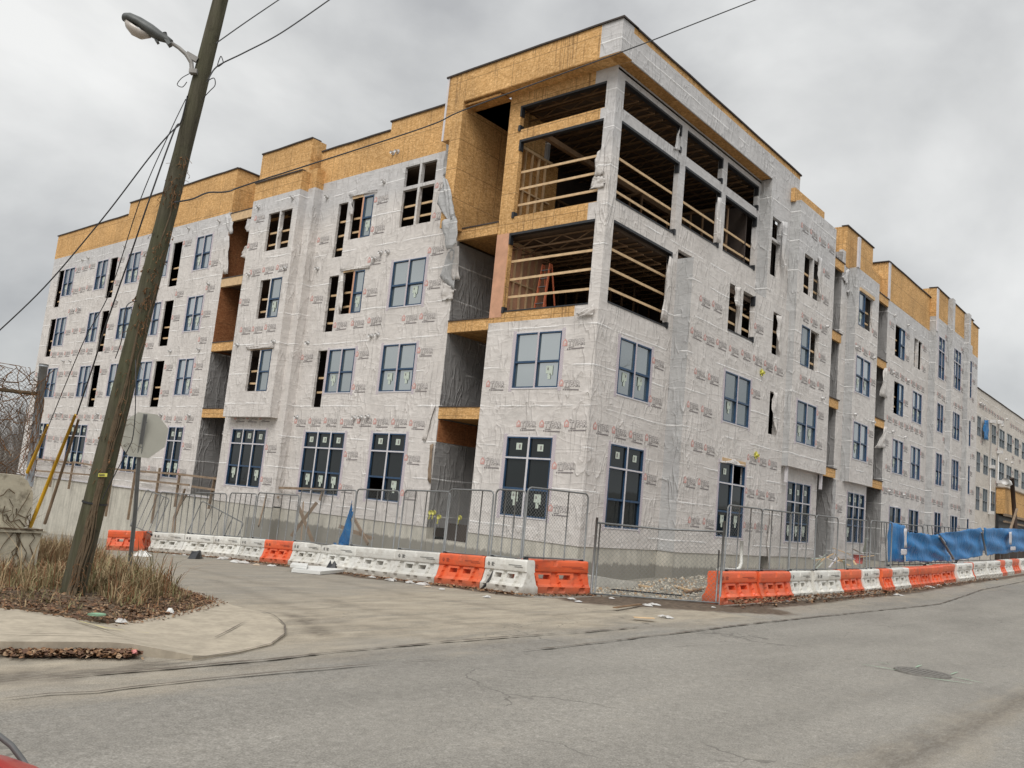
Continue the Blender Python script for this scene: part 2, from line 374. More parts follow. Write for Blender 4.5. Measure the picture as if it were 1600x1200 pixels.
def pbx(mb, ax, off, u0, u1, z0, z1, d0, d1, mi=0):      # box on a wall plane from d0 to d1 proud
    a = P3(ax, off, u0, z0, d0); b = P3(ax, off, u1, z1, d1)
    mb.box(min(a[0], b[0]), max(a[0], b[0]), min(a[1], b[1]), max(a[1], b[1]), z0, z1, mi)
def window(ax, off, u0, u1, z0, z1, n=2, transom=None, lower=None, stick='rand', glass=None, splits=True, openpane=(), tape=True, simple_=False):
    mb = MB(); gl = MB(); sts = []; tp = MB(); f = .048; W_ = (u1 - u0) / n; rev = ax == 'L'
    glass = glass or (GLASSL if z0 < 5 else GLASSB if ((ax == 'L' and u0 > 25) or (ax == 'R' and 20 < u0 < 50)) else GLASS)
    for k in range(n):
        kk = n - 1 - k if rev else k                       # k counts from the left as seen from outside
        a = u0 + W_ * kk; b = a + W_
        zt = transom if transom else z1
        mid = z0 + (zt - z0) * .47 if lower is None else z0 + lower
        pbx(mb, ax, off, a + .012, a + f, z0, z1, -.10, .012); pbx(mb, ax, off, b - f, b - .012, z0, z1, -.10, .012)
        pbx(mb, ax, off, a + f, b - f, z0, z0 + f, -.10, .012); pbx(mb, ax, off, a + f, b - f, z1 - f, z1, -.10, .012)
        if transom: pbx(mb, ax, off, a + f, b - f, zt - f, zt + f * .9, -.10, .012)
        if splits: pbx(mb, ax, off, a + f, b - f, mid - .035, mid + .035, -.095, .008)
        parts = [(z0 + f, mid - .035), (mid + .035, zt - f)] if splits else [(z0 + f, zt - f)]
        if transom: parts.append((zt + f * .9, z1 - f))
        for j, (c, d) in enumerate(parts):
            if (k, j) in openpane: continue
            dep = -.07 if j == 0 and splits else -.05
            a_, b_ = (b - f, a + f) if rev else (a + f, b - f)
            q1, q2, q3 = uni(-.007, .007), uni(-.007, .007), uni(-.004, .004); gl.quad(P3(ax, off, a_, c, dep - .008 + q1), P3(ax, off, b_, c, dep - .008 + q2), P3(ax, off, b_, d, dep - .008 + q2 + q3), P3(ax, off, a_, d, dep - .008 + q1 + q3))
            if stick and ((transom and j == len(parts) - 1) or (j == 0 and rnd() < .66)):
                um = (a + b) / 2 + uni(-.05, .05) * W_; zz = dep + .010
                if transom and j == len(parts) - 1:
                    zm = (c + d) / 2 + uni(0, .06)
                    st = MB(); sts.append(st); st.quad(*[P3(ax, off, um + i * .13, zm + j_ * .12, zz) for i, j_ in ((-1, -1), (1, -1), (1, 1), (-1, 1))])
                    st.quad(*[P3(ax, off, um + i * .035 - .03, zm + j_ * .07, zz + .003) for i, j_ in ((-1, -1), (1, -1), (1, 1), (-1, 1))], 1)
                else:
                    zm = d - .16 - uni(.02, .08); st = MB(); sts.append(st)
                    for (a0, a1, b0, b1) in ((-.15, .15, -.16, .12), (-.07, .06, -.36, -.16), (-.15, -.03, -.22, -.16)):
                        st.quad(*[P3(ax, off, um + i, zm + j_, zz) for i, j_ in ((a0, b0), (a1, b0), (a1, b1), (a0, b1))])
                    st.quad(*[P3(ax, off, um + i, zm + j_, zz + .003) for i, j_ in ((.03, -.04), (.09, -.04), (.09, .05), (.03, .05))], 1)
    o = mb.build('window', FRAME, B)
    if gl.v: gl.build('pane', glass, o)
    for st in sts: st.build('label_sheet', [PAPER, INK], o)
    if tape:
        t_ = .15
        for (a, b, c, d) in ((u0 - t_, u0, z0 - .12, z1 + .1), (u1, u1 + t_, z0 - .12, z1 + .1)): pbx(tp, ax, off, a, b, c, d, 0, .006)
        tp.mi = [0] * len(tp.mi)
        m0 = len(tp.mi); pbx(tp, ax, off, u0, u1, z1, z1 + .05, 0, .014, 1); pbx(tp, ax, off, u0 - .02, u1 + .02, z0 - .045, z0, 0, .02, 1)
        for k in range(1, n): pbx(tp, ax, off, u0 + W_ * k - .04, u0 + W_ * k + .04, z0, z1, .012, .02, 0 if z0 > 5 else 1)
        if transom: pbx(tp, ax, off, u0, u1, transom - .028, transom + .024, .012, .022, 1)
        tp.build('flashing_tape', [TAPES, TAPEW], o)
    return o
def rails(ax, off, u0, u1, zs_, mat=None):
    for z in zs_:
        mb = MB(); mb.bar(P3(ax, off, u0 - .05, z + uni(-.02, .02), -.25), P3(ax, off, u1 + .05, z + uni(-.02, .02), -.25), .04, .09); mb.build('guard_rail', mat or PINE, B)
def post(ax, off, u, z0, z1, mat=None, wd=.12):
    mb = MB(); pbx(mb, ax, off, u - wd / 2, u + wd / 2, z0, z1, -.19, -.004); mb.build('mullion_post', mat or WRAP, B)
def crumple(name, pts, mat, parent, amp=.06, nu=8, label=None, th=.006, root=None):
    # four corner points -> crumpled sheet with real folds
    a, b, c, d = [Vector(p_) for p_ in pts]; nrm = (b - a).cross(d - a).normalized(); mb = MB(); vs = []; fs = []
    s1, s2 = uni(0, 9), uni(0, 9); nv = nu
    for i in range(nu + 1):
        for j in range(nv + 1):
            u, v = i / nu, j / nv; p_ = a.lerp(b, u).lerp(d.lerp(c, u), v)
            k = math.sin(u * (9 if nu < 15 else 14) + s1 + 6 * v) * .5 + math.sin(v * 12 + s2 + 5 * u) * .35 + uni(-1, 1) * (.12 if nu < 15 else .03)
            ed = uni(-.4, .4) * amp if (i in (0, nu) or j in (0, nv)) else 0
            vs.append(p_ + nrm * amp * k + (b - a).normalized() * ed + (d - a).normalized() * ed)
    for i in range(nu):
        for j in range(nv): q0 = i * (nv + 1) + j; fs.append((q0, q0 + nv + 1, q0 + nv + 2, q0 + 1))
    mb.add(vs, fs, 0, True); o = mb.build(name, mat, parent); md = o.modifiers.new('s', 'SOLIDIFY'); md.thickness = th
    if label: o['label'] = label
    return o
def flap(ax, off, pp, amp=.07, label=None, mat=None, d=.06):
    fn = onx if ax == 'L' else ony
    return crumple('wrap_flap', [fn(x_, y_, off - d) for x_, y_ in pp], mat or WRAP, B, amp, 7, label)

Z4, Z3, Z2 = (13.2, 15.1), (9.75, 11.67), (6.25, 8.2)
Z1, TR = (1.8, 4.5), 3.78
# --- left face, corner tower
H_T1 = (1.45, 3.5, 1.75, 4.52); H_T2 = (1.45, 3.52, 6.27, 8.27)
H_T3 = (.45, 4.32, 9.15, 12.15); H_T4 = (.45, 4.28, 12.82, 15.85); H_T4U = (.45, 4.38, 16.3, 17.25)
wall('L', 0, 0, 4.97, .99, 8.75, [H_T1, H_T2], ph=.2)
wall('L', 0, 0, .45, 8.75, 17.8, [], ph=.1, ret=(None, .4))
wall('L', 0, .45, 4.97, 8.75, 17.8, [H_T3, H_T4, H_T4U], OSBT, ret=(None, 2.3), label='bare tan board wall of the corner tower')
for a, b, c, d in ((.45, .95, 17.27, 17.8), (.45, .8, 12.15, 12.8), (.45, 1.0, 8.76, 9.13), (.45, .62, 15.87, 16.28)):
    mb = MB(); pbx(mb, 'L', 0, a, b, c, d, 0, .008); mb.build('wrap_patch', WRAP, B)
mb = MB(); pbx(mb, 'L', 0, 4.36, 4.97, 8.95, 12.2, -.1, .012); mb.build('timber_post', PINK, B)
window('L', 0, *H_T1, n=2, transom=3.78); window('L', 0, *H_T2, n=2)
rails('L', 0, .45, 4.32, (9.75, 10.45, 11.15)); rails('L', 0, .45, 4.28, (13.35, 14.0, 14.65))
# black membrane round the big openings
def membrane(ax, off, h, sides='tblr', wd=.06):
    a, b, c, d = h
    def one(*q_): mb = MB(); pbx(mb, ax, off, *q_); mb.build('membrane_flashing', BLACKM, B)
    if 't' in sides: one(a, b - .05, d - wd, d + .03, -.16, .022)
    if 'b' in sides: one(a, b - .07, c - .02, c + .03, -.16, .022)
    if 'l' in sides: one(b - .05, b + .03, d - .4, d + .03, -.16, .026); one(b - .07, b + .04, c - .05, c + .18, -.16, .05)
    if 'r' in sides: one(a - .04, a + .06, d - .45, d - wd, -.16, .026)
membrane('L', 0, H_T3, 'tbl'); membrane('L', 0, H_T4, 'tl'); membrane('L', 0, H_T4U, 'tl', .05)
# --- fascia and soffit of the tower
wall('L', -.7, .35, 7.88, 17.8, 19.03, [], OSBT, name='fascia', th=.7, ret=(None, .7))
wall('L', -.7, -.54, .35, 17.8, 19.03, [], WRAP, name='fascia', th=.7, logos=False)
wall('R', -.54, .0, 14.9, 17.76, 18.8, [], WRAP, name='fascia', th=.53, bottom=.05, ph=.4)
wall('R', -.54, .0, 14.9, 18.8, 19.03, [], OSB, name='fascia', th=.53)
bx('soffit', -.69, 11.8, -.53, -.005, 17.765, 17.80, OSBD); bx('soffit', -.69, -.005, -.005, 7.8, 17.775, 17.81, OSB)
def parapet_cap(ax, off, u0, u1, z, dep=.5, wob=.012):
    mb = MB(); n = max(2, int((u1 - u0) / 1.2)); vs = []; fs = []
    for i in range(n + 1):
        u = u0 + (u1 - u0) * i / n; zz = z + uni(-wob, wob)
        for d, q_ in ((.06, -.045), (.07, .0), (.06, .03), (-dep, .035), (-dep, .0)): vs.append(P3(ax, off, u, zz + q_, d))
    for i in range(n):
        for k in range(4): fs.append((i * 5 + k, i * 5 + 5 + k, i * 5 + 6 + k, i * 5 + 1 + k))
    fs += [(0, 1, 2, 3, 4), tuple(n * 5 + k for k in (4, 3, 2, 1, 0))]; mb.add(vs, fs); mb.build('parapet_cap', ROOFM, B)
parapet_cap('L', -.7, -.605, 7.95, 19.05, .9, .015); parapet_cap('R', -.54, .19, 14.95, 19.05, .9, .015)
mb = MB(); mb.box(-.725, -.69, 7.8, 7.9, 16.3, 19.0); mb.build('corner_flashing', TAPEW, B)
# pier flush with the fascia beside the recess
wall('L', -.7, 6.88, 7.88, 16.3, 17.8, [], OSB, name='pier', th=.7, ret=(3.2, .7))
wall('L', -.7, 6.88, 7.45, 12.6, 16.3, [], OSB, name='pier', th=.7, ret=(3.2, .7), label='tan board pier flush with the tower fascia')
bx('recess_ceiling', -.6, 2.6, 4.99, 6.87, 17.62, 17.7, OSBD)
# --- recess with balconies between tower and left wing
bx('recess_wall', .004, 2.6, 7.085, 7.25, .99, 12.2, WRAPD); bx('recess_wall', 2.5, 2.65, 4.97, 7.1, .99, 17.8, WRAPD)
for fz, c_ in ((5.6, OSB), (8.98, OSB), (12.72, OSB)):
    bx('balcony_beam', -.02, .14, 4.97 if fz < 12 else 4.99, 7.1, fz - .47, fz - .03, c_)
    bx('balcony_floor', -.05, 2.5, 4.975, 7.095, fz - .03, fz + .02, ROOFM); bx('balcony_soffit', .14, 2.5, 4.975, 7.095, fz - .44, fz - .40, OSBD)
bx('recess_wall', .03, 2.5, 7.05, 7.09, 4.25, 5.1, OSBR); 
# --- left wing segment one
H = []
for z0, z1, dz in ((12.48, 15.05, 13.2), (9.0, 11.6, 9.75)):
    H += [(14.4, 15.08, z0, z1), (12.6, 14.1, dz, z1 + .06)]
H2T = (14.55, 15.2, 5.58, 8.15); H2W = (12.6, 14.38, 6.22, 8.15)
HQ4 = (8.8, 10.72, 13.3, 16.0); HQ3 = (8.78, 10.77, 9.8, 11.79); HQ2 = (8.79, 10.78, 6.23, 8.19)
HP1 = (12.61, 15.36, 1.8, 4.47); HQ1 = (8.79, 10.79, 1.8, 4.5)
wall('L', 0, 7.1, 16.45, .99, 16.28, H + [H2T, H2W, HQ4, HQ3, HQ2, HP1, HQ1], ph=.7, th=.13)
for (z0, z1, dz) in ((12.48, 15.05, 13.2), (9.0, 11.6, 9.75)):
    window('L', 0, 12.6, 13.27, dz, z1 + .06, n=1, tape=False); post('L', 0, 13.33, dz, z1 + .06, PINK)
    rails('L', 0, 14.4, 15.08, (z0 + .45, z0 + 1.1, z0 + 1.75)); rails('L', 0, 13.4, 14.1, (dz + .4, dz + 1.05))
    bx('window_header', -.02, .14, 13.35, 14.1, z1 + .06, z1 + .24, PINE)
rails('L', 0, 14.55, 15.2, (6.3, 6.95))
window('L', 0, *H2W, n=2); window('L', 0, *HQ3, n=2); window('L', 0, *HQ2, n=2)
window('L', 0, *HP1, n=3, transom=TR); window('L', 0, *HQ1, n=2, transom=TR, openpane={(0, 0)})
post('L', 0, 9.76, 13.3, 16.0); mb = MB(); pbx(mb, 'L', 0, 8.8, 10.72, 14.95, 15.1, -.19, -.002); mb.build('mullion_post', WRAP, B)
rails('L', 0, 8.8, 10.72, (13.75, 14.3))
wall('L', 0, 12.0, 16.9, 16.28, 17.95, [], OSB, name='parapet', ret=(None, 1.2)); wall('L', 0, 7.88, 12.0, 16.28, 18.36, [], OSB, name='parapet', ret=(.6, .6))
parapet_cap('L', 0, 12.0, 16.9, 17.97); parapet_cap('L', 0, 7.9, 12.05, 18.38)
# --- projecting bay
wall('L', -.45, 16.45, 21.35, .99, 15.95, [(17.75, 20.52, 1.8, 4.45), (17.1, 20.7, 6.0, 15.2)], ret=(.45, .45), ph=.3)
window('L', -.45, 17.75, 20.52, 1.8, 4.45, n=3, transom=TR)
HB4 = (17.38, 19.3, 13.02, 14.92); HB3 = (17.45, 19.2, 9.68, 11.58); HB2 = (17.48, 19.25, 6.2, 8.15)
wall('L', -.9, 16.97, 20.85, 5.0, 15.8, [HB4, HB3, HB2], ret=(.45, .45), bottom=.45, ph=.5, th=.12)
post('L', -.9, 18.34, 13.02, 14.92); rails('L', -.9, 17.38, 19.3, (13.4, 14.0))
for h in (HB3, HB2):
    window('L', -.9, h[0], h[0] + .85, h[2], h[3], n=1, tape=False); rails('L', -.9, h[0] + .9, h[1], (h[2] + .4, h[2] + 1.0)); post('L', -.9, h[0] + .91, h[2], h[3], wd=.1)
bx('window_header', -.93, -.8, 17.5, 19.25, 8.15, 8.32, PINEW)
wall('L', -.9, 16.97, 20.85, 15.8, 16.73, [], OSB, name='parapet', ret=(.45, .45)); parapet_cap('L', -.9, 16.97, 20.85, 16.735, .2, .004)
wall('L', -.45, 17.15, 21.35, 15.95, 18.52, [], OSB, name='parapet', ret=(.8, .8)); parapet_cap('L', -.45, 17.15, 21.35, 18.54)
wall('L', -.45, 16.45, 17.15, 15.95, 16.9, [], OSB, name='parapet', ret=(.45, .1))
# --- second recess
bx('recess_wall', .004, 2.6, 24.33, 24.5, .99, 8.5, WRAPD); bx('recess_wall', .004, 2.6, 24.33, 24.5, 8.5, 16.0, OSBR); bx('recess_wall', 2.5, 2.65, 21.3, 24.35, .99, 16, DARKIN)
for fz in (5.52, 8.98, 12.42, 16.0):
    bx('balcony_beam', -.02, .14, 21.36, 24.33, fz - .47, fz - .03, PINE if fz > 9 else OSB); bx('balcony_floor', -.04, 2.5, 21.36, 24.33, fz - .03, fz + .02, ROOFM)
wall('L', 1.45, 21.3, 24.36, 15.9, 18.1, [], OSB, name='parapet')
# --- far left segment
HL = []; colL = {'a': (43.2, 44.7), 'b': (38.3, 39.75), 'c': (34.0, 35.55), 'd': (30.5, 32.03), 'e': (25.95, 27.5)}
dk = {'a': (44.88, 45.75), 'b': (37.0, 37.95), 'd': (29.1, 30.1)}
for (zz, dz) in ((Z4, 12.5), (Z3, 9.05), (Z2, 5.6)):
    for k, u in colL.items(): HL.append((*u, *zz))
    for k, u in dk.items():
        if k == 'a' and dz < 6: continue
        HL.append((*u, dz, zz[1]))
H1L = [(43.2, 44.6, 2.1, 4.5), (37.4, 39.9, 1.95, 4.47), (30.2, 32.25, 1.9, 4.45), (25.97, 27.47, 1.85, 4.5)]
wall('L', 0, 24.35, 46.95, 1.1, 16.08, HL + H1L, ph=.9, ret=(None, 1.), th=.08)
for h in HL:
    if h[1] - h[0] > 1: window('L', 0, *h, n=2)
    else: rails('L', 0, h[0], h[1], (h[2] + .5, h[2] + 1.15))
for h, n_ in zip(H1L, (2, 3, 3, 2)): window('L', 0, *h, n=n_, transom=TR)
wall('L', 0, 24.35, 36.5, 16.08, 18.53, [], OSB, name='parapet', ret=(1.5, .5)); wall('L', 0, 36.5, 46.95, 16.08, 17.77, [], OSB, name='parapet', ret=(None, 1.))
parapet_cap('L', 0, 24.3, 36.5, 18.55); parapet_cap('L', 0, 36.5, 47.0, 17.79)
bx('parapet_cap', 0.05, 1.5, 24.25, 24.5, 18.535, 18.60, ROOFM)
bx('base_flashing', -.05, .02, 21.4, 46.9, 1.02, 1.10, TAPEW)

# --- right face, corner tower
HW3 = (.48, 4.5, 9.3, 12.2); HW2 = (1.48, 3.57, 6.27, 8.27); HW1 = (1.4, 3.54, 1.68, 4.52)
HWA, HWB, HWC = (.48, 4.55, 12.98, 15.85), (5.05, 8.08, 13.52, 15.88), (8.55, 11.58, 13.52, 15.9)
HU = [(h[0], h[1], 16.32, 17.36) for h in (HWA, HWB, HWC)]
wall('R', 0, .2, 4.95, .99, 12.5, [HW3, HW2, HW1], ph=.35); wall('R', 0, .2, 11.9, 12.5, 17.8, [HWA, HWB, HWC] + HU, ph=.6)
window('R', 0, *HW1, n=2, transom=3.72); window('R', 0, *HW2, n=2)
rails('R', 0, *HW3[:2], (9.9, 10.6, 11.3)); rails('R', 0, *HWA[:2], (13.4, 14.0, 14.65))
rails('R', 0, *HWB[:2], (13.95, 14.6)); rails('R', 0, *HWC[:2], (13.95, 14.6))
for h in (HW3, HWA, HWB, HWC): membrane('R', 0, h, 'tbl')
for h in HU: membrane('R', 0, h, 'tl', .05)
# --- right projecting section
HS = [(12.43, 13.35, 13.4, 16.1), (8.05, 10.4, 9.95, 11.9), (12.36, 13.28, 9.83, 11.72), (8.12, 10.45, 6.25, 8.27), (12.45, 13.3, 6.27, 8.15), (8.14, 10.42, 1.68, 4.62), (12.38, 13.3, .42, 3.16)]
wall('R', -.7, 4.95, 14.05, .99, 12.1, [h for h in HS if h[2] > 1], ret=(.7, .3), top=.7, ph=.15)
wall('R', -.54, 11.85, 14.05, 12.1, 17.76, [(12.1, 13.05, 13.4, 16.1)], ret=(.54, .3), ph=.5); wall('R', -.54, 14.05, 14.9, 17.0, 17.76, [], logos=False)
window('R', -.7, *HS[3], n=2); window('R', -.7, *HS[5], n=2, transom=3.8, openpane={(1, 2)})
bx('window_header', 8.3, 10.4, -.72, -.6, 4.62, 4.8, PINE)
post('R', -.7, 9.2, 9.95, 11.9, wd=.2); rails('R', -.7, 8.05, 10.4, (10.4, 11.0)); rails('R', -.7, 12.36, 13.28, (10.3, 10.95)); membrane('R', -.7, HS[1], 'bl')
mb = MB(); pbx(mb, 'R', -.54, 12.1, 13.05, 15.0, 15.12, -.19, -.002); mb.build('mullion_post', WRAP, B)
# --- right bay one
HS2 = [(14.8, 17.0, *Z4), (14.85, 17.0, 9.79, 11.67), (14.78, 17.05, 6.2, 8.12)]
wall('R', -1., 14.05, 18.65, 5.03, 17.45, HS2, ret=(.75, .5), bottom=.4, ph=.8)
wall('R', -.6, 14.05, 18.65, 1.0, 5.03, [(15.1, 17.8, 1.7, 4.4)], ret=(None, .6))
window('R', -.6, 15.1, 17.8, 1.7, 4.4, n=3, transom=3.5); post('R', -1., 15.9, *Z4); rails('R', -1., 14.8, 17., (13.7, 14.3))
window('R', -1., 14.85, 15.85, 9.79, 11.67, n=1, tape=False); post('R', -1., 15.92, 9.79, 11.67, wd=.1); rails('R', -1., 16., 17., (10.2, 10.8)); window('R', -1., *HS2[2], n=2)
bx('parapet', 13.9, 17.6, -.75, -.55, 17.4, 18.05, OSB)
for x_ in (14.25, 18.4): bx('bay_post', x_, x_ + .12, -.9, -.78, 4.3, 5.03, TAPEW)
# --- recess A, bay two, recess B
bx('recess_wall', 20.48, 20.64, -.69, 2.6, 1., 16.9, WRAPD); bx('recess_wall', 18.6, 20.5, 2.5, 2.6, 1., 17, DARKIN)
for fz in (5.48, 8.98, 12.42, 16.2):
    bx('balcony_beam', 18.66, 20.5, -.8, -.66, fz - .47, fz - .03, OSB); bx('balcony_floor', 18.66, 20.6, -.84, 2.5, fz - .03, fz + .02, ROOFM)
    bx('balcony_beam', 25.11, 28.14, -.72, -.58, fz - .47, fz - .03, OSB); bx('balcony_floor', 25.11, 28.2, -.76, 2.5, fz - .03, fz + .02, ROOFM)
wall('R', -.7, 20.5, 21.45, 4.95, 17.0, [], ret=(None, None)); wall('R', -.85, 20.5, 25.1, 1.0, 4.95, [(22.25, 24.8, 1.9, 4.45)], ret=(.2, .2))
window('R', -.85, 22.25, 24.8, 1.9, 4.45, n=3, transom=3.75)
HB = [(21.9, 24.05, 13.25, 15.07), (21.85, 24.03, 9.68, 11.6), (21.85, 23.95, 6.18, 8.1)]
wall('R', -1.15, 21.45, 25.1, 4.95, 16.25, HB, ret=(.45, .45), bottom=.45, ph=.25, th=.12)
window('R', -1.15, 21.9, 22.85, *HB[0][2:], n=1, tape=False); rails('R', -1.15, 22.95, 24.05, (13.7, 14.3)); window('R', -1.15, *HB[1], n=2); window('R', -1.15, *HB[2], n=2)
bx('window_header', 21.9, 24.2, -1.22, -1.1, 15.09, 15.27, PINE)
wall('R', -.72, 20.95, 25.1, 16.2, 18.42, [], OSB, name='parapet', ret=(1., 1.)); parapet_cap('R', -.72, 20.9, 25.15, 18.44, .3)
bx('parapet', 18.7, 20.95, .1, .3, 16.2, 17.4, OSB); bx('corner_flashing', 21.43, 21.75, -1.19, -1.1, 16.25, 17.9, TAPEW)
bx('parapet', 25.1, 28.1, -.3, -.1, 16.2, 17.6, OSB)
bx('recess_wall', 28.13, 28.3, -.69, 2.6, 1., 16.2, WRAPD); bx('recess_wall', 25., 28.15, 2.5, 2.6, 1., 17, DARKIN)
# --- right section C
HC = [(29.7, 31.6, 13.15, 15.05), (33.6, 35.3, 13.2, 15.05), (29.8, 31.65, 9.68, 11.62), (33.6, 35.5, 9.72, 11.65), (29.9, 31.85, 6.17, 8.15), (33.55, 35.5, 6.15, 8.15), (29.7, 31.8, 1.8, 4.15), (33.5, 35.5, 1.8, 4.2)]
wall('R', -.7, 28.15, 36.9, 1.0, 16.2, HC, ret=(.1, .5), ph=.45, th=.10)
for i, h in enumerate(HC):
    if i == 0: window('R', -.7, h[0] + 1.05, h[1], h[2], h[3], n=1, tape=False); rails('R', -.7, h[0], h[0] + 1., (h[2] + .5, h[2] + 1.1))
    elif i == 1: post('R', -.7, (h[0] + h[1]) / 2, h[2], h[3]); rails('R', -.7, h[0], h[1], (h[2] + .5, h[2] + 1.1))
    elif i == 2: window('R', -.7, h[0] + .95, h[1], h[2], h[3], n=1, tape=False); rails('R', -.7, h[0], h[0] + 1., (h[2] + .5, h[2] + 1.1))
    else: window('R', -.7, *h, n=2)
wall('R', -.7, 28.15, 36.9, 16.2, 18.48, [], OSB, name='parapet', ret=(1.1, .5)); parapet_cap('R', -.7, 28.1, 36.9, 18.5)
bx('parapet_cap', 28.05, 28.35, -.7, .5, 18.49, 18.55, ROOFM); bx('corner_flashing', 28.12, 28.4, -.73, -.66, 16.2, 18.45, TAPEW)
# --- right section D with pilasters
HD = []
for u in ((37.7, 39.1), (41.1, 43.5), (45.45, 46.75)): HD += [(*u, 13.2, 16.0), (*u, 9.62, 11.5), (*u, 6.1, 8.18), (*u, 1.8, 4.3)]
wall('R', -1.1, 36.9, 46.9, 1.0, 17.2, HD, ret=(.4, .4), ph=.65)
for h in HD: window('R', -1.1, *h, n=2 if h[1] - h[0] < 2 else 3, transom=15.1 if h[2] > 13 else None)
wall('R', -1.1, 36.9, 46.9, 17.2, 19.15, [], OSB, name='parapet', ret=(.9, .4)); parapet_cap('R', -1.1, 36.85, 46.95, 19.17)
for a in (39.75, 44.3): wall('R', -1.42, a, a + .6, 1., 19.1, [], WRAP, name='pilaster', th=.31, ret=(.32, .32), logos=False)
bx('corner_flashing', 36.88, 37.3, -1.14, -1.09, 16.2, 19.1, TAPEW)
wall('R', -.7, 46.9, 50.5, 1., 17., []); wall('R', -.7, 46.9, 50.5, 17., 19.4, [], OSB, name='parapet', ret=(None, 1.)); parapet_cap('R', -.7, 46.9, 50.6, 19.42)
# --- foundation
def fnd(x0, x1, y0, y1, z0, z1): return bx('foundation_wall', x0, x1, y0, y1, z0, z1, CONC)
fnd(.03, .4, .03, 4.97, -4.5, 1.05); fnd(.03, .4, 7.1, 16.45, -4.5, 1.05); fnd(-.42, .4, 16.45, 21.35, -4.5, 1.05); fnd(.035, .4, 21.35, 46.9, -4.5, 1.12)
fnd(.05, 2.5, 4.97, 7.1, -4.5, .55); bx('recess_wall', 1.0, 1.1, 4.97, 7.1, .5, 1.2, DARKIN)
fnd(.4, 4.95, .03, .4, -3, 1.05); fnd(4.98, 12.3, -.67, .3, -3, 1.04); fnd(13.35, 14.05, -.67, .3, -3, 1.04); fnd(12.3, 13.35, -.3, .3, -3, .42); fnd(14.05, 18.65, -.57, .3, -3, 1.04)
fnd(18.65, 20.5, 0, .3, -3, 1.0); fnd(20.5, 25.1, -.82, .3, -3, 1.03); fnd(25.1, 28.15, 0, .3, -3, 1.0); fnd(28.15, 36.9, -.67, .3, -3, 1.03); fnd(36.9, 46.9, -1.07, .3, -3, 1.03); fnd(46.9, 50.5, -.67, .3, -3, 1.03)
# --- floors, roof, near-black inner walls that keep the openings dark
for z in (1.0, 5.5, 8.95, 12.4):
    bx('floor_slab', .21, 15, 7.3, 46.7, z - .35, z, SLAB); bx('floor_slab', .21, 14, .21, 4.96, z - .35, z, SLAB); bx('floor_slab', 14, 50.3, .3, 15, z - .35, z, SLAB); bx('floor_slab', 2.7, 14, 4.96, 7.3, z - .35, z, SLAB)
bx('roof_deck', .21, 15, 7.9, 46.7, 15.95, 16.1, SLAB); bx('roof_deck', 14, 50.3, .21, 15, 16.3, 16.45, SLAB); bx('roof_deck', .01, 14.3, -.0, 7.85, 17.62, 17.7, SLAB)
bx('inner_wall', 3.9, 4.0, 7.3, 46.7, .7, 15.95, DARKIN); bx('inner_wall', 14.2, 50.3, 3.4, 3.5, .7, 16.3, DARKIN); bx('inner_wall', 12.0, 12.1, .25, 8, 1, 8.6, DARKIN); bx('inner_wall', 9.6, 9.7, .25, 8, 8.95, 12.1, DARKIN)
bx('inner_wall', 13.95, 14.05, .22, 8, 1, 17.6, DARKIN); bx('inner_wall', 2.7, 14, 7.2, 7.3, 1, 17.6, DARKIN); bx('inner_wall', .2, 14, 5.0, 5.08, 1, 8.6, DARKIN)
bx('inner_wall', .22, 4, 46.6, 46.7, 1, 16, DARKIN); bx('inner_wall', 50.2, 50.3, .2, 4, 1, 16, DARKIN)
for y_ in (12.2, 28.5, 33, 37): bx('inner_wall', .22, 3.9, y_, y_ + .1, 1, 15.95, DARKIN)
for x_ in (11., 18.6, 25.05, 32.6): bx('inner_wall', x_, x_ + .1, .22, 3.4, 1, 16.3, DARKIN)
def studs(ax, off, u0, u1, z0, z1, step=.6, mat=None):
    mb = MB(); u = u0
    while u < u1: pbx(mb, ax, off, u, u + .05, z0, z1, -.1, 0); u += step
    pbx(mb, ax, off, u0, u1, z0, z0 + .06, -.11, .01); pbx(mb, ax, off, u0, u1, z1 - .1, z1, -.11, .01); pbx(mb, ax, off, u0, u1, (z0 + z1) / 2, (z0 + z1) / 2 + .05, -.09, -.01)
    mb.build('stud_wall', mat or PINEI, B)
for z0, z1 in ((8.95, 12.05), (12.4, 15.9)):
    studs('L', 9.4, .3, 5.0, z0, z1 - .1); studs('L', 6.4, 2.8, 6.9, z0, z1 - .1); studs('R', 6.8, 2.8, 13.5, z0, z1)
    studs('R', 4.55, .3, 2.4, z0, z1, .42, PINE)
    bx('sheathing', .3, 2.9, 4.66, 4.72, z0, z1, OSBD if z0 > 12 else PINK)
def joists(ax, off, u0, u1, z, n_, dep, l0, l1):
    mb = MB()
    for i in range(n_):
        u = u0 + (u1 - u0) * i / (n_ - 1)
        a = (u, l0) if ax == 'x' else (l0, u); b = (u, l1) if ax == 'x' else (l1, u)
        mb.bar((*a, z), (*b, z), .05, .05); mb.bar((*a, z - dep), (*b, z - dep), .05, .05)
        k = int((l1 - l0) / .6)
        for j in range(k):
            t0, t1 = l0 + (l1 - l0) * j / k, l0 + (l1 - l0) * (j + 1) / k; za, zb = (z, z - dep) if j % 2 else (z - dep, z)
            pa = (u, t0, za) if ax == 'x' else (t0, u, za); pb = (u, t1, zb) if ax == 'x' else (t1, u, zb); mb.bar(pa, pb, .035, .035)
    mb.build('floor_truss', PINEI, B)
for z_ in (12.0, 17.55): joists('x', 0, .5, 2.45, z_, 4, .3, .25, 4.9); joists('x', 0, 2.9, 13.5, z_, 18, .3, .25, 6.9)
bx('cross_beam', .25, 13.8, 3.3, 3.5, 15.9, 16.1, PINEI)

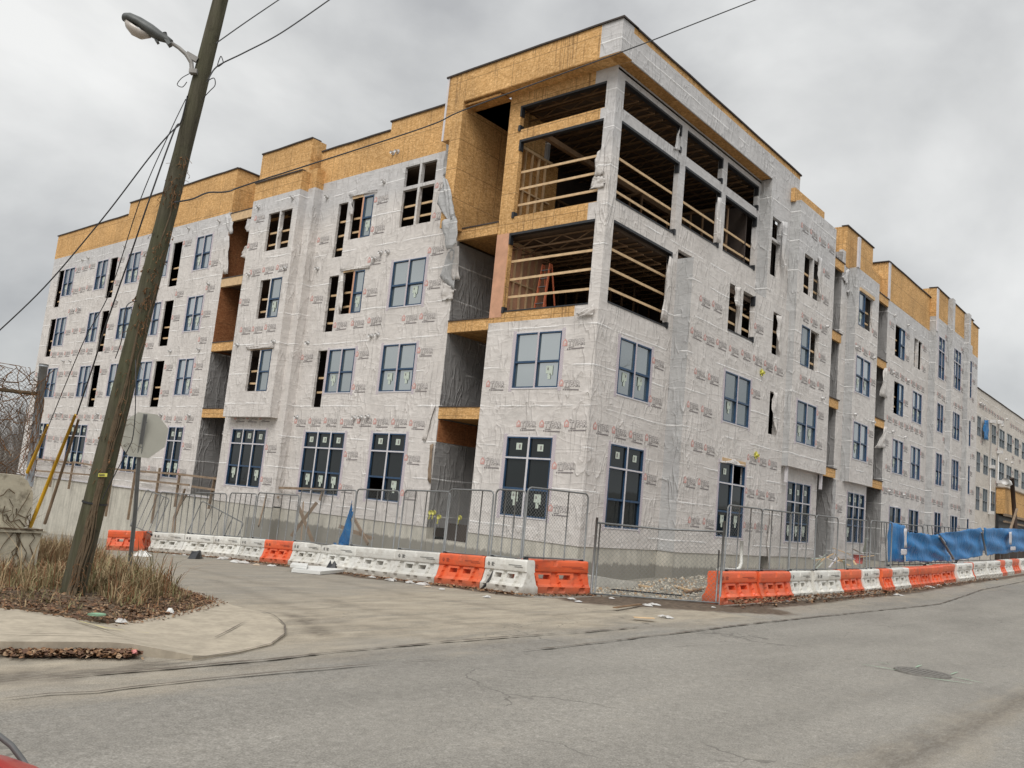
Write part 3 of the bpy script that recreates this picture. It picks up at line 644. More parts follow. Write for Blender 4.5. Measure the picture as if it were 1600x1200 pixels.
# --- vents
for x_, y_, in ((130,406),(139,403),(196,385),(296,357),(344,346),(116,484),(125,482),(184,470),(327,444),(100,564),(111,564),(267,549),(312,546),(89,646),(97,646),(154,647),(253,648),(297,649)):
    p_ = onx(x_, y_, 0); mb = MB(); mb.tube([p_, p_ + Vector((-.17, 0, -.02))], .062, 8); mb.tube([p_ + Vector((-.005, 0, 0)), p_ + Vector((-.02, 0, 0))], .10, 10); mb.build('vent_cap', VENTM, B)
for x_, y_, off in ((405,324,-.9),(458,309,-.9),(512,308,0),(601,284,0),(615,239,0),(622,237,0),(390,429,-.9),(596,395,0),(607,394,0),(586,404,0),(446,419,-.9),(497,420,0),(372,539,-.9),(429,534,-.9),(482,536,-.45),(581,525,0),(591,523,0),(465,652,-.45),(555,653,0),(565,652,0),(576,651,0)):
    p_ = onx(x_, y_, off); mb = MB(); mb.tube([p_, p_ + Vector((-.17, 0, -.02))], .07, 8); mb.tube([p_ + Vector((-.005, 0, 0)), p_ + Vector((-.02, 0, 0))], .11, 10); mb.build('vent_cap', VENTM, B)
for x_, y_, off, ye in ((1251,489,-.7,1),(1189,582,-.7,1),(1245,606,-.7,1),(1180,711,-.7,1),(1291,510,-1,0),(1284,622,-1,0),(1337,542,-1.15,0),(1397,493,-.7,0),(1418,508,-.7,0),(1365,559,-1.15,0),(1395,582,-.7,0),(1418,594,-.7,0),(1335,647,-1.15,0),(1363,659,-1.15,0),(1394,674,-.7,0),(1413,683,-.7,0),(1388,767,-.7,0),(1411,773,-.7,0)):
    p_ = ony(x_, y_, off); mb = MB(); mb.tube([p_, p_ + Vector((0, -.17, -.02))], .07, 8); mb.tube([p_ + Vector((0, -.005, 0)), p_ + Vector((0, -.02, 0))], .12, 10)
    if ye:
        for k in range(7): a = k * .9; mb.bar(p_ + Vector((0, -.03, 0)), p_ + Vector((math.cos(a) * .17, -.05, math.sin(a) * .17)), .05, .01)
    mb.build('vent_cap', YEL if ye else VENTM, B)
for x_, y_ in ((674, 801), (679, 801), (687, 808), (719, 809)):
    p_ = onx(x_, y_, -.02); mb = MB(); mb.tube([p_, p_ + Vector((-.08, 0, 0))], .09, 8); mb.bar(p_ + Vector((-.05, 0, .05)), p_ + Vector((-.05, .05, -.25)), .04, .02); mb.build('vent_cap', YEL, B)
# --- torn wrap
flap('L', 0, [(698, 217), (706, 222), (707, 268), (692, 275)], .07, mat=WRAPG); flap('L', -.75, [(691, 277), (699, 280), (713, 338), (704, 345)], .07, mat=WRAPG, label='torn flap hanging at the edge of the upper recess')
flap('L', -.72, [(682, 318), (694, 282), (707, 345), (704, 350)], .06, mat=WRAPG); flap('L', -.74, [(690, 345), (713, 338), (714, 380), (698, 392)], .07, mat=WRAPG)
flap('L', 0, [(704, 388), (711, 392), (711, 455), (686, 432)], .07, mat=WRAPG); flap('L', 0, [(703, 390), (716, 384), (718, 436), (706, 437)], .06); flap('L', 0, [(692, 440), (712, 452), (706, 468), (690, 470)], .08)
flap('L', 0, [(673, 630), (680, 634), (664, 690), (660, 688)], .05); flap('L', 0, [(672, 695), (677, 693), (672, 756), (668, 750)], .03, mat=PINEW)
flap('L', 0, [(352, 338), (360, 331), (365, 362), (358, 368)], .10); flap('L', 0, [(350, 372), (358, 368), (356, 428), (349, 428)], .05); flap('L', 0, [(385, 345), (394, 340), (392, 362), (384, 362)], .08); flap('L', 0, [(382, 388), (390, 378), (384, 405), (376, 400)], .08)
flap('L', 0, [(352, 655), (361, 654), (357, 698), (347, 682)], .08, mat=WRAPD)
flap('L', 0, [(545, 316), (549, 315), (552, 335), (546, 336)], .04); flap('L', 0, [(531, 432), (537, 430), (534, 486), (529, 485)], .03); flap('L', 0, [(545, 303), (590, 296), (588, 299), (546, 308)], .03); flap('L', 0, [(531, 418), (578, 414), (576, 418), (532, 424)], .03); flap('L', -.9, [(384, 541), (428, 539), (427, 543), (386, 546)], .03)
flap('L', 0, [(932, 240), (944, 225), (943, 272), (928, 276)], .06); flap('L', 0, [(928, 276), (945, 276), (944, 292), (920, 297)], .08); flap('L', -.05, [(900, 490), (930, 475), (925, 492), (905, 494)], .06)
flap('R', -.0, [(1054, 232), (1062, 196), (1062, 235), (1054, 233)], .05); flap('R', -.7, [(1121, 308), (1128, 310), (1126, 380), (1119, 378)], .04); flap('R', 0, [(1033, 500), (1046, 400), (1052, 405), (1044, 502)], .05)
flap('R', -.7, [(1223, 345), (1231, 348), (1228, 430), (1222, 400)], .05); flap('R', -.7, [(1213, 492), (1222, 494), (1219, 555), (1215, 530)], .06); flap('R', -.7, [(1208, 612), (1216, 615), (1213, 682), (1206, 640)], .06)
flap('R', -1., [(1279, 400), (1285, 404), (1282, 470), (1278, 430)], .04); flap('R', -.7, [(1148, 447), (1158, 450), (1156, 480), (1149, 478)], .05); flap('R', -.7, [(1123, 723), (1148, 718), (1165, 729), (1128, 722)], .05)
flap('R', -.7, [(1205, 790), (1207, 790), (1202, 890), (1199, 850)], .04); flap('R', 0, [(1060, 888), (1076, 870), (1085, 890), (1082, 893)], .02)
for pp in ([(1382, 575), (1386, 575), (1386, 622), (1374, 618)], [(1383, 666), (1386, 668), (1383, 700), (1368, 700)], [(1324, 455), (1332, 448), (1333, 458), (1325, 462)], [(1316, 432), (1326, 420), (1326, 440), (1322, 445)]): flap('R', -.7, pp, .08)

# ================================================================== ground, roads
from mathutils import noise as mn
def nz(x, y, s_=1., z=0.): return mn.noise(Vector((x * s_, y * s_, z)))
def sstep(a, b, v):
    t = max(0., min(1., (v - a) / (b - a))); return t * t * (3 - 2 * t)
LP = [ong(*p_) for p_ in ((922,930),(815,930),(749,921),(678,913),(609,905),(547,897),(493,889),(449,884),(405,879),(368,874),(326,870),(281,866),(231,862))]
LPATH = [(v.x, v.y) for v in LP] + [(-4.3, 26.), (-4.6, 60.)]
def segdist(px_, py_, a, b):
    ax_, ay_ = a; bx_, by_ = b; dx, dy = bx_ - ax_, by_ - ay_; t = max(0, min(1, ((px_ - ax_) * dx + (py_ - ay_) * dy) / (dx * dx + dy * dy)))
    return math.hypot(px_ - ax_ - t * dx, py_ - ay_ - t * dy), t
def pathx(y):       # x of the left barrier line at this y
    for a, b in zip(LPATH[1:], LPATH[2:]):
        if y <= b[1]: return a[0] + (b[0] - a[0]) * max(0, (y - a[1]) / (b[1] - a[1]))
    return LPATH[-1][0]
def axis_lines(a, b, st, far):
    L_ = []; v = a
    while v <= b: L_.append(v); v += st
    s_ = st * 1.3; v = b
    while v < far: v += s_; s_ *= 1.3; L_.append(v)
    s_ = st * 1.3; v = a; Q = []
    while v > -far: v -= s_; s_ *= 1.3; Q.append(v)
    return list(reversed(Q)) + L_
XS = axis_lines(-24, 26, .25, 900); YS = axis_lines(-18, 26, .25, 900)
SKID = [ong(*p_) for p_ in ((1360,1215),(1440,1170),(1510,1135),(1570,1108),(1640,1078))]
PATCH = [ong(*p_) for p_ in ((448,961),(470,968),(488,980),(508,992))]
WET = [ong(*p_) for p_ in ((-80,1062),(60,1058),(150,1052),(215,1044),(260,1040))]
TK = [[ong(*p_) for p_ in L_] for L_ in (((300,888),(420,915),(560,950),(720,975),(900,985),(1100,975)), ((330,905),(430,940),(540,975),(700,1000),(880,1003)), ((480,900),(640,930),(820,958),(1000,970)), ((340,1040),(520,1030),(700,1012),(900,1000)))]
dv = []; mud = []; stn = []; gv = []; dust = []
for x_ in XS:
    for y_ in YS:
        dv.append((x_, y_, g(x_, y_) + (.012 * nz(x_, y_, .5) if abs(x_) < 60 else 0)))
        yb = -7.6 - .6 * sstep(15, 21, -x_)
        n_ = nz(x_, y_, .9) * .35 + nz(x_, y_, .25, 3.) * .5
        d_ = sstep(-1.2, 1.3, y_ - yb + n_ * 1.5)
        d_ *= 1 - .45 * sstep(-3.5, -.5, y_ + n_ * 2 - .25 * (x_ + 12)) if x_ < 0 else 1
        if x_ > -3: d_ *= .55
        inner = 0.
        if x_ > -1.2 and y_ > -5.9: inner = 1.
        if y_ > -3.5 and x_ > pathx(y_) - .2: inner = 1.
        if x_ > -4.5 and y_ > -5.6 and (x_ + 3.6) * .75 + (y_ + 3.1) > 0: inner = 1.
        md = 9.
        for a, b in zip(LPATH[:-1], LPATH[1:]): md = min(md, segdist(x_, y_, a, b)[0])
        md = min(md, segdist(x_, y_, (-3.6, -3.1), (-1.1, -5.75))[0] * .62, segdist(x_, y_, (-1.1, -5.8), (60, -5.6))[0])
        m_ = 1 - sstep(.2, 1.15 + n_ * .8, md)
        m_ = max(m_, .95 * (1 - sstep(.5, 2.1, segdist(x_, y_, (-4.6, -4.2), (-1.0, -6.3))[0] + n_ * .5)))
        mud.append(m_); gv.append(inner)
        s_ = 0.
        for L_, wd, am in ((SKID, .15, .6), (PATCH, .13, .8), (WET, .20, .8)) + tuple((T_, .16, .30) for T_ in TK):
            dd = min(segdist(x_, y_, (a.x, a.y), (b.x, b.y))[0] for a, b in zip(L_[:-1], L_[1:])); s_ = max(s_, am * (1 - sstep(wd * .4, wd * 1.6, dd + nz(x_, y_, 2.5) * .15)))
        if segdist(x_, y_, (SKID[0].x, SKID[0].y), (SKID[-1].x, SKID[-1].y))[0] < 1.2: d_ = max(d_, .42 * (1 - sstep(.1, .9, segdist(x_, y_, (SKID[0].x, SKID[0].y), (SKID[-1].x, SKID[-1].y))[0])))
        stn.append(s_)
        dust.append(max(0, min(1, d_)))
ny = len(YS); gf = [(i * ny + j, (i + 1) * ny + j, (i + 1) * ny + j + 1, i * ny + j + 1) for i in range(len(XS) - 1) for j in range(ny - 1)]
me = bpy.data.meshes.new('ground'); me.from_pydata(dv, [], gf)
for nm, arr in (('dust', dust), ('mud', mud), ('stain', stn), ('gravel', gv)):
    at = me.attributes.new(nm, 'FLOAT', 'POINT'); at.data.foreach_set('value', arr)
me.polygons.foreach_set('use_smooth', [True] * len(gf))
mt, t, p = newmat('road_surface', (.2, .2, .2), .88, 0, .25); q = G(t)
def attr(nm): nd = q.n('ShaderNodeAttribute', attribute_name=nm); return nd.outputs['Fac']
c = q.co()
agg = q.noise(c, 60., 2, .6); agg2 = q.noise(c, 9., 5, .65); bigb = q.noise(q.co((.5, 1., 1.)), .6, 6, .62)
vo = q.n('ShaderNodeTexVoronoi'); vo.inputs['Scale'].default_value = 30.; q.l(c, vo.inputs[0]); vs_ = q.n('ShaderNodeSeparateColor'); q.l(vo.outputs['Color'], vs_.inputs[0])
asp = q.ramp(agg, [(.26, (.150, .138, .118)), (.5, (.240, .225, .198)), (.74, (.36, .34, .305))])
asp = q.mix(.16, asp, q.ramp(vs_.outputs[0], [(.0, (.15, .145, .13)), (.6, (.25, .24, .22)), (.93, (.33, .32, .295)), (1., (.52, .50, .46))]))
asp = q.mix(1., asp, q.ramp(agg2, [(.3, .86), (.7, 1.12)]), 'MULTIPLY'); asp = q.mix(1., asp, q.ramp(bigb, [(.3, .87), (.5, 1.), (.7, 1.09)]), 'MULTIPLY')
stw = q.ramp(q.noise(q.co((.12, .9, 1)), 1.0, 3, .5), [(.40, .90), (.55, 1.)]); asp = q.mix(1., asp, stw, 'MULTIPLY'); asp = q.mix(q.ramp(q.noise(c, 1.1, 6, .75), [(.56, 0.), (.75, .35)]), asp, (.34, .31, .26))
dus = q.ramp(q.noise(q.co((.8, 1.3, 1)), 2.2, 6, .7), [(.25, (.19, .155, .11)), (.5, (.335, .285, .215)), (.75, (.42, .37, .29))])
trk = q.ramp(q.noise(q.co((.55, 2.0, 1), (0, 0, .12)), 1.3, 6, .7, .6), [(.36, .50), (.5, .95), (.64, 1.18)]); dus = q.mix(1., dus, trk, 'MULTIPLY')
spk = q.ramp(q.noise(c, 4.5, 8, .8), [(.60, 1.), (.72, .55)]); dus = q.mix(1., dus, spk, 'MULTIPLY')
dus = q.mix(.4, dus, q.ramp(agg, [(.3, (.22, .19, .15)), (.7, (.50, .45, .36))]))
dm = q.m('ADD', attr('dust'), q.m('MULTIPLY', q.m('SUBTRACT', q.noise(q.co((.4, 1.4, 1)), 1.5, 8, .75), .5), 1.5))
dm = q.m('MULTIPLY', q.ramp(dm, [(.15, 0.), (1.0, 1.)]), .88)
base = q.mix(dm, asp, dus)
mudc = q.ramp(q.noise(c, 6., 5, .7), [(.3, (.055, .042, .032)), (.55, (.12, .09, .065)), (.75, (.21, .17, .125))])
mm_ = q.m('ADD', attr('mud'), q.m('MULTIPLY', q.m('SUBTRACT', q.noise(c, 3.5, 5, .7), .5), .8)); mm_ = q.ramp(mm_, [(.4, 0.), (.7, 1.)])
base = q.mix(mm_, base, mudc)
gra = q.ramp(q.noise(c, 22., 4, .75), [(.3, (.11, .10, .085)), (.5, (.25, .235, .20)), (.7, (.42, .40, .35))])
base = q.mix(q.ramp(attr('gravel'), [(.4, 0.), (.6, 1.)]), base, gra)
base = q.mix(q.m('MULTIPLY', attr('stain'), q.ramp(q.noise(q.co((1, 4, 1), (0, 0, .6)), 5., 3), [(.3, .35), (.6, 1.)])), base, (.085, .07, .055))
# hairline cracks
wn = q.noise(c, 1.3, 3, .6, 0., 'Color'); vm_ = q.n('ShaderNodeVectorMath'); vm_.operation = 'MULTIPLY_ADD'; q.l(wn, vm_.inputs[0]); vm_.inputs[1].default_value = (.8, .8, .8); q.l(c, vm_.inputs[2])
vc = q.n('ShaderNodeTexVoronoi'); vc.feature = 'DISTANCE_TO_EDGE'; vc.inputs['Scale'].default_value = .42; q.l(vm_.outputs[0], vc.inputs[0])
ck = q.m('MULTIPLY', q.m('LESS_THAN', vc.outputs[0], .006), q.ramp(q.noise(c, .35, 2), [(.54, 0.), (.62, 1.)]))
base = q.mix(q.m('MULTIPLY', ck, .45), base, (.05, .045, .04))
q.l(base, p.inputs['Base Color']); q.bump(p, q.m('ADD', q.m('MULTIPLY', agg, .6), agg2), .5, .012)
me.materials.append(mt); ROADM = mt
gr_ = bpy.data.objects.new('road', me); col.objects.link(gr_); gr_['kind'] = 'structure'

def sheet(name, poly, hfn, mat, step=.2, skirt=None):
    # planar polygon laid over the ground as a fine grid fan: triangulate by grid clipping
    import bmesh
    bm = bmesh.new(); vs = [bm.verts.new((a, b, 0)) for a, b in poly]; bm.faces.new(vs)
    xs = [a for a, b in poly]; ys = [b for a, b in poly]
    v = min(xs) + step
    while v < max(xs):
        bmesh.ops.bisect_plane(bm, geom=bm.verts[:] + bm.edges[:] + bm.faces[:], plane_co=(v, 0, 0), plane_no=(1, 0, 0)); v += step
    v = min(ys) + step
    while v < max(ys):
        bmesh.ops.bisect_plane(bm, geom=bm.verts[:] + bm.edges[:] + bm.faces[:], plane_co=(0, v, 0), plane_no=(0, 1, 0)); v += step
    if skirt:
        be = [e_ for e_ in bm.edges if e_.is_boundary]; r = bmesh.ops.extrude_edge_only(bm, edges=be)
        low = [e_ for e_ in r['geom'] if isinstance(e_, bmesh.types.BMVert)]; ls = set(low)
        for v_ in bm.verts: v_.co.z = g(v_.co.x, v_.co.y) + (-.1 if v_ in ls else hfn(v_.co.x, v_.co.y))
    else:
        for v_ in bm.verts: v_.co.z = g(v_.co.x, v_.co.y) + hfn(v_.co.x, v_.co.y)
    bmesh.ops.recalc_face_normals(bm, faces=bm.faces[:])
    me = bpy.data.meshes.new(name); bm.to_mesh(me); bm.free(); me.materials.append(mat); o = bpy.data.objects.new(name, me); col.objects.link(o); return o
WALKM = conc_mat('pavement_concrete', (.40, .35, .275), None, False)
t = WALKM.node_tree
gp = lambda *a: [(v.x, v.y) for v in [ong(*b) for b in a]]
swp = [(-27., -3.2), (-23.5, -4.55)] + gp((0, 1024), (120, 1024), (205, 1024), (300, 1032), (375, 1021), (424, 1009), (444, 994), (444, 981), (427, 966), (401, 957), (365, 948)) + [(-14.0, -1.2), (-15, 1.), (-27, 1.)]
def swh(x, y): return .022 + .125 * sstep(17.2, 18.4, -x)
sw = sheet('pavement', swp, swh, WALKM, .3, True); sw['kind'] = 'structure'
def ribbon(name, pts, wd, mat, dz=.012, ragged=.5, n=None, h=None):
    P_ = [ong(*a) if not isinstance(a, Vector) else a for a in pts]; out_ = []; 
    for a, b in zip(P_[:-1], P_[1:]):
        k = max(1, int((b - a).length / .12))
        for i in range(k): out_.append(a.lerp(b, i / k))
    out_.append(P_[-1]); mb = MB(); vs = []; fs = []
    for i, v in enumerate(out_):
        d = (out_[min(i + 1, len(out_) - 1)] - out_[max(i - 1, 0)]); d.z = 0; d.normalize(); nrm = Vector((-d.y, d.x, 0))
        tap = min(1, i / 6 + .2, (len(out_) - 1 - i) / 6 + .2); w_ = wd * tap * uni(1 - ragged, 1 + ragged) / 2
        o_ = nrm * (nz(v.x, v.y, 1.5) * wd * .8)
        for s_ in (-1, 1):
            q_ = v + nrm * s_ * w_ + o_; vs.append((q_.x, q_.y, g(q_.x, q_.y) + (h(q_.x, q_.y) if h else 0) + dz + .012))
    for i in range(len(out_) - 1): fs.append((2 * i, 2 * i + 1, 2 * i + 3, 2 * i + 2))
    mb.add(vs, fs); o = mb.build(name, mat); o['kind'] = 'structure'; return o
CRACK = simple('crack_fill', (.12, .10, .08), .9, 0, .4, 12.)
ribbon('road_seam', [(0,1095),(75,1087),(150,1084),(225,1075),(300,1066),(439,1052),(596,1039)], .038, CRACK)
ribbon('road_seam', [(634,1036),(690,1032)], .04, CRACK)
ribbon('road_seam', [(100,1062),(225,1050),(300,1043),(412,1034),(525,1021),(619,1012),(712,1003),(844,993),(900,990),(1000,981)], .045, CRACK, ragged=.9)
ribbon('road_seam', [(817,1018),(900,1010),(1062,990),(1162,977),(1272,965),(1359,956),(1469,944),(1534,922),(1600,909),(1700,892)], .05, CRACK, ragged=.75)
ribbon('road_seam', [(1270,965),(1300,968)], .06, CRACK)
ribbon('gutter_joint', [(212,1044),(300,1034),(375,1022),(424,1010),(445,994),(445,981),(428,965),(401,956)], .022, CRACK, .03, .5)
ribbon('pavement_joint', [(-40,1012),(0,1013),(100,1014),(200,1015),(290,1020)], .018, CRACK, .012, .3, h=swh)
for a, b in (((97,980),(200,1014)), ((335,1001),(382,976)), ((1050, 1012), (1100, 1008))):
    ribbon('pavement_joint', [a, b], .022, CRACK, .012, .2, h=swh)
CHALK = simple('paint_mark_yellow', (.60, .53, .20), .8, 0, .3, 9.); GRN = simple('paint_mark_green', (.30, .46, .32), .8, 0, .25, 9.)
ribbon('paint_mark', [(125,987),(160,996),(194,995)], .10, CHALK, .012, .9, h=swh); ribbon('paint_mark', [(212,995),(232,995)], .05, CHALK, .012, .6, h=swh)
for pp in (((1347,1040),(1400,1049)), ((1370,1036),(1392,1040)), ((1430,1045),(1440,1041)), ((1487,1056),(1497,1052)), ((1440,1060),(1520,1071)), ((1480,1058),(1536,1069))):
    ribbon('paint_mark', pp, .05, GRN, .012, .5)
# manhole cover
mc = (ong(1405,1047) + ong(1478,1058)) / 2; mb = MB(); R_ = .40
for r1, r2, z1_, z2_ in ((0, .36, .016, .016), (.36, .375, .016, .006), (.375, .39, .006, .018), (.39, .43, .018, .018), (.43, .45, .018, -.02)):
    vs = []; 
    for k in range(28):
        a = k * 2 * math.pi / 28
        for r_, zz in ((r1, z1_), (r2, z2_)): vs.append((mc.x + r_ * math.cos(a), mc.y + r_ * math.sin(a), mc.z + zz + .012))
    mb.add(vs, [(2 * k, 2 * k + 1, (2 * k + 3) % 56, (2 * k + 2) % 56) for k in range(28)])
for k in range(-4, 5):
    w_ = math.sqrt(max(0, .34 ** 2 - (k * .075) ** 2)); mb.box(mc.x - w_, mc.x + w_, mc.y + k * .075 - .012, mc.y + k * .075 + .012, mc.z + .026, mc.z + .034)
IRON = simple('cast_iron', (.15, .14, .125), .7, .2, .25, 15.)
tag(mb.build('manhole_cover', IRON), 'round dark iron manhole cover set in the asphalt among green paint marks', 'manhole cover')

# ================================================================== barriers
ORD = ['first', 'second', 'third', 'fourth', 'fifth', 'sixth', 'seventh', 'eighth', 'ninth', 'tenth', 'eleventh', 'twelfth', 'thirteenth', 'fourteenth', 'fifteenth', 'sixteenth', 'seventeenth', 'eighteenth', 'nineteenth', 'twentieth']
ORD2 = ORD + ['twenty first', 'twenty second', 'twenty third', 'twenty fourth']
def plastic(name, c0, c1, dirt):
    mt, t, p = newmat(name, c0, .42, 0, .4); q = G(t); c = q.co(); info = q.n('ShaderNodeObjectInfo')
    vadd = q.n('ShaderNodeVectorMath'); q.l(c, vadd.inputs[0]); vm2 = q.n('ShaderNodeVectorMath'); vm2.operation = 'SCALE'; vm2.inputs[0].default_value = (37, 19, 11); q.l(info.outputs['Random'], vm2.inputs['Scale']); q.l(vm2.outputs[0], vadd.inputs[1])
    base = q.ramp(q.noise(vadd.outputs[0], 1.6, 4, .6), [(.3, c0), (.7, c1)])
    base = q.mix(1., base, q.ramp(info.outputs['Random'], [(0., .86), (1., 1.06)]), 'MULTIPLY')
    s = q.sep(c); low = q.ramp(q.m('ADD', s[2], q.m('MULTIPLY', q.noise(vadd.outputs[0], 5., 4, .7), .3)), [(.22, .75), (.42, .05), (.8, .0)])
    sm = q.ramp(q.noise(vadd.outputs[0], 2.6, 7, .78), [(.48, 0.), (.70, .7)])
    dm = q.m('MAXIMUM', low, sm); base = q.mix(dm, base, dirt); q.l(base, p.inputs['Base Color'])
    q.bump(p, q.noise(vadd.outputs[0], 2.5, 3), .25, .03); return mt
ORANGE = plastic('orange_plastic', (.72, .105, .035), (.84, .17, .06), (.26, .10, .06))
WHITE = plastic('white_plastic', (.66, .65, .60), (.75, .74, .70), (.30, .26, .21))
BH = .87; BLEN = 1.0
def barrier_mesh():
    # body lies along +X from 0 to 1 (scaled per copy), front face towards -Y
    NU, prof = 60, []
    zs_ = [0, .035, .09, .15, .19, .205, .26, .32, .37, .40, .44, .49, .53, .55, .575, .62, .70, .78, .83, .855, .87]
    def half(z):
        if z <= .19: return .285
        if z <= .205: return .27
        if z < .55: return .235 - (.235 - .125) * (z - .205) / .345
        if z < .575: return .125 + (z - .55) / .025 * .035
        if z < .83: return .16 + .012 * math.sin((z - .575) / .255 * math.pi)
        return .16 - .045 * ((z - .83) / .04) ** 2
    def dep(u, z):
        d = 0.
        if .205 <= z <= .545:
            tt = (z - .205) / .34
            for c_ in (.16, .50, .84):
                if abs(u - c_) < .080 - .040 * tt: d = max(d, .085 * (1 - .3 * tt))
        if .035 < z < .155:
            for c_ in (.12, .42, .58, .88):
                if abs(u - c_) < .04: d = .05
        if z < .02 and .38 < u < .62: pass
        if z > .6 and (u < .012 or u > .988): d = .025
        if .74 < z < .87 and abs(u - .5) < .03: d = .02
        return d
    def hol(i, j): u = (i + .5) / NU; z = (zs_[j] + zs_[j + 1]) / 2; return .36 < z < .5 and (abs(u - .35) < .084 or abs(u - .65) < .084)
    mb = MB()
    for sg in (-1, 1):
        vs = []; n2 = len(zs_)
        for i in range(NU + 1):
            u = i / NU
            for z in zs_: vs.append((u, sg * (half(z) - dep(u, z)), z))
        fs = [(i * n2 + j, (i + 1) * n2 + j, (i + 1) * n2 + j + 1, i * n2 + j + 1) for i in range(NU) for j in range(n2 - 1) if not hol(i, j)]
        mb.add(vs, fs)
    for i in range(NU):
        for j in range(n2 - 1):
            if not hol(i, j): continue
            c4 = {(-1, 0): ((i, j), (i, j + 1)), (1, 0): ((i + 1, j), (i + 1, j + 1)), (0, -1): ((i, j), (i + 1, j)), (0, 1): ((i, j + 1), (i + 1, j + 1))}
            for (di, dj), (p_, q_) in c4.items():
                if hol(i + di, j + dj): continue
                F_ = [(k[0] / NU, sg * (half(zs_[k[1]]) - dep(k[0] / NU, zs_[k[1]])), zs_[k[1]]) for k, sg in ((p_, -1), (q_, -1), (q_, 1), (p_, 1))]
                mb.add(F_, [(0, 1, 2, 3)])
    for u in (0., 1.):
        vs = [(u, -(half(z) - dep(u, z)), z) for z in zs_] + [(u, half(z) - dep(u, z), z) for z in reversed(zs_)]; mb.add(vs, [tuple(range(len(vs)))])
    w_ = half(.87) - .0; mb.quad((0, -.115, .87), (1, -.115, .87), (1, .115, .87), (0, .115, .87))
    return mb
bmesh_o = barrier_mesh()
def barrier_print():
    mb = MB()
    def rect(u0, u1, z0, z1, mi=0): mb.quad(*[(u, -.178 , z) for u, z in ((u0, z0), (u1, z0), (u1, z1), (u0, z1))], mi)
    c_ = (.115, .70); r = .052
    mb.add([(c_[0] + a * .55, -.178, c_[1] + b * 1.15) for a, b in ((-r, 0), (0, -r), (r, 0), (0, r))], [(0, 1, 2, 3)])
    mb.add([(c_[0] + r * .44 * math.cos(k * math.pi / 5), -.177, c_[1] + r * .92 * math.sin(k * math.pi / 5)) for k in range(10)], [tuple(range(10))])
    for a in (0, 1):
        h = .004; L_ = r * .8
        if a: mb.quad(*[(c_[0] + x_ * .55, -.180, c_[1] + z_) for x_, z_ in ((-L_, -h), (L_, -h), (L_, h), (-L_, h))], 1)
        else: mb.quad(*[(c_[0] + x_, -.180, c_[1] + z_) for x_, z_ in ((-h * .6, -L_), (h * .6, -L_), (h * .6, L_), (-h * .6, L_))], 1)
    for z in (.735, .71, .685, .66): rect(.185, .185 + .075 * (.8 + .2 * math.sin(z * 90)), z - .007, z + .007)
    for z, a, b in ((.715, .60, .90), (.675, .74, .93)):
        u = a
        while u < b: rect(u, u + .012, z - .011, z + .011); u += .019
    return mb
PRINTB = simple('barrier_print_black', (.035, .035, .035), .6, 0, .2, 9.); PRINTO = simple('barrier_print_dark_red', (.26, .045, .025), .6, 0, .2, 9.)
def mk_barrier(colr):
    o = bmesh_o.build('traffic_barrier', ORANGE if colr == 'orange' else WHITE); o['category'] = 'barrier'
    pr = barrier_print().build('printed_mark', [PRINTB if colr == 'white' else PRINTO, WHITE if colr == 'white' else ORANGE], o)
    return o, pr
proto = {k: mk_barrier(k) for k in ('orange', 'white')}; usedp = set()
nBar = 0
def place_barrier(colr, a, b, label, group, z=None, mark=True, tilt=0., pa=None):
    a = Vector(a); b = Vector(b); o, pr = proto[colr]
    if colr in usedp:
        o2 = o.copy(); col.objects.link(o2); pr2 = pr.copy(); col.objects.link(pr2); pr2.parent = o2
    else: o2, pr2 = o, pr; usedp.add(colr)
    d = b - a; d.z = 0; L_ = d.length; nrm = Vector((-d.y, d.x, 0)).normalized()
    za, zb = g(a.x, a.y), g(b.x, b.y); base = a + nrm * .285; ang = math.atan2(d.y, d.x); base.z = za
    o2.matrix_world = Matrix.Translation(base) @ Matrix.Rotation(ang, 4, 'Z') @ Matrix.Rotation(-math.atan2(zb - za, L_), 4, 'Y') @ Matrix.Rotation(tilt, 4, 'X') @ Matrix.Diagonal((L_ * .992, 1, 1, 1))
    if not mark: bpy.data.objects.remove(pr2)
    o2['label'] = label; o2['group'] = group; return o2
GL_ = 'plastic barriers along the side street'; GR_ = 'plastic barriers along the main road'
cl = ['orange', 'white', 'orange', 'white', 'white', 'white', 'white', 'orange', 'white', 'white', 'white', 'white']
desc = {0: 'broad orange barrier at the corner beside the driveway gate, its two pale windows showing',
        1: 'white barrier with a black hose draped over it, next to the orange corner barrier',
        2: 'orange barrier between two white ones, left of the barrier with the black hose',
        3: 'white barrier directly left of the second orange barrier of the side street',
        4: 'cream white barrier without markings, two left of the nearer lone orange barrier',
        5: 'white barrier standing behind the right end of the fallen white foam sheet',
        6: 'white barrier standing behind the left end of the fallen white foam sheet',
        7: 'orange barrier standing alone between white barriers in the middle of the side street row',
        8: 'white barrier directly left of the lone orange one midway along the side street',
        9: 'white barrier with litter before it, third from the left end of the white run',
        10: 'white barrier with leaves before it, second from the left end of the white run',
        11: 'last white barrier at the far left end, beside the turned orange barrier'}
for i in range(12):
    b, a = LP[i], LP[i + 1]
    if i == 0: a, b = Vector((LP[1].x + .30, LP[1].y + .28, 0)), Vector((LP[0].x, LP[0].y, 0))
    place_barrier(cl[i], a, b, desc[i], GL_, mark=i != 4)
e0 = ong(228, 862); place_barrier('orange', Vector((-4.9, 22.2, 0)), Vector((-3.7, 21.1, 0)), 'orange barrier turned askew at the far left end of the side street row', GL_, mark=False)
place_barrier('orange', Vector((-3.75, 20.95, 0)), Vector((-2.6, 22.4, 0)), 'orange barrier seen end on between the askew one and the white run', GL_, mark=False)
def proj(P_):
    v = P_ - CAM; d = v.dot(fw); return 800 + F * v.dot(RT) / d, 600 - F * v.dot(UP) / d
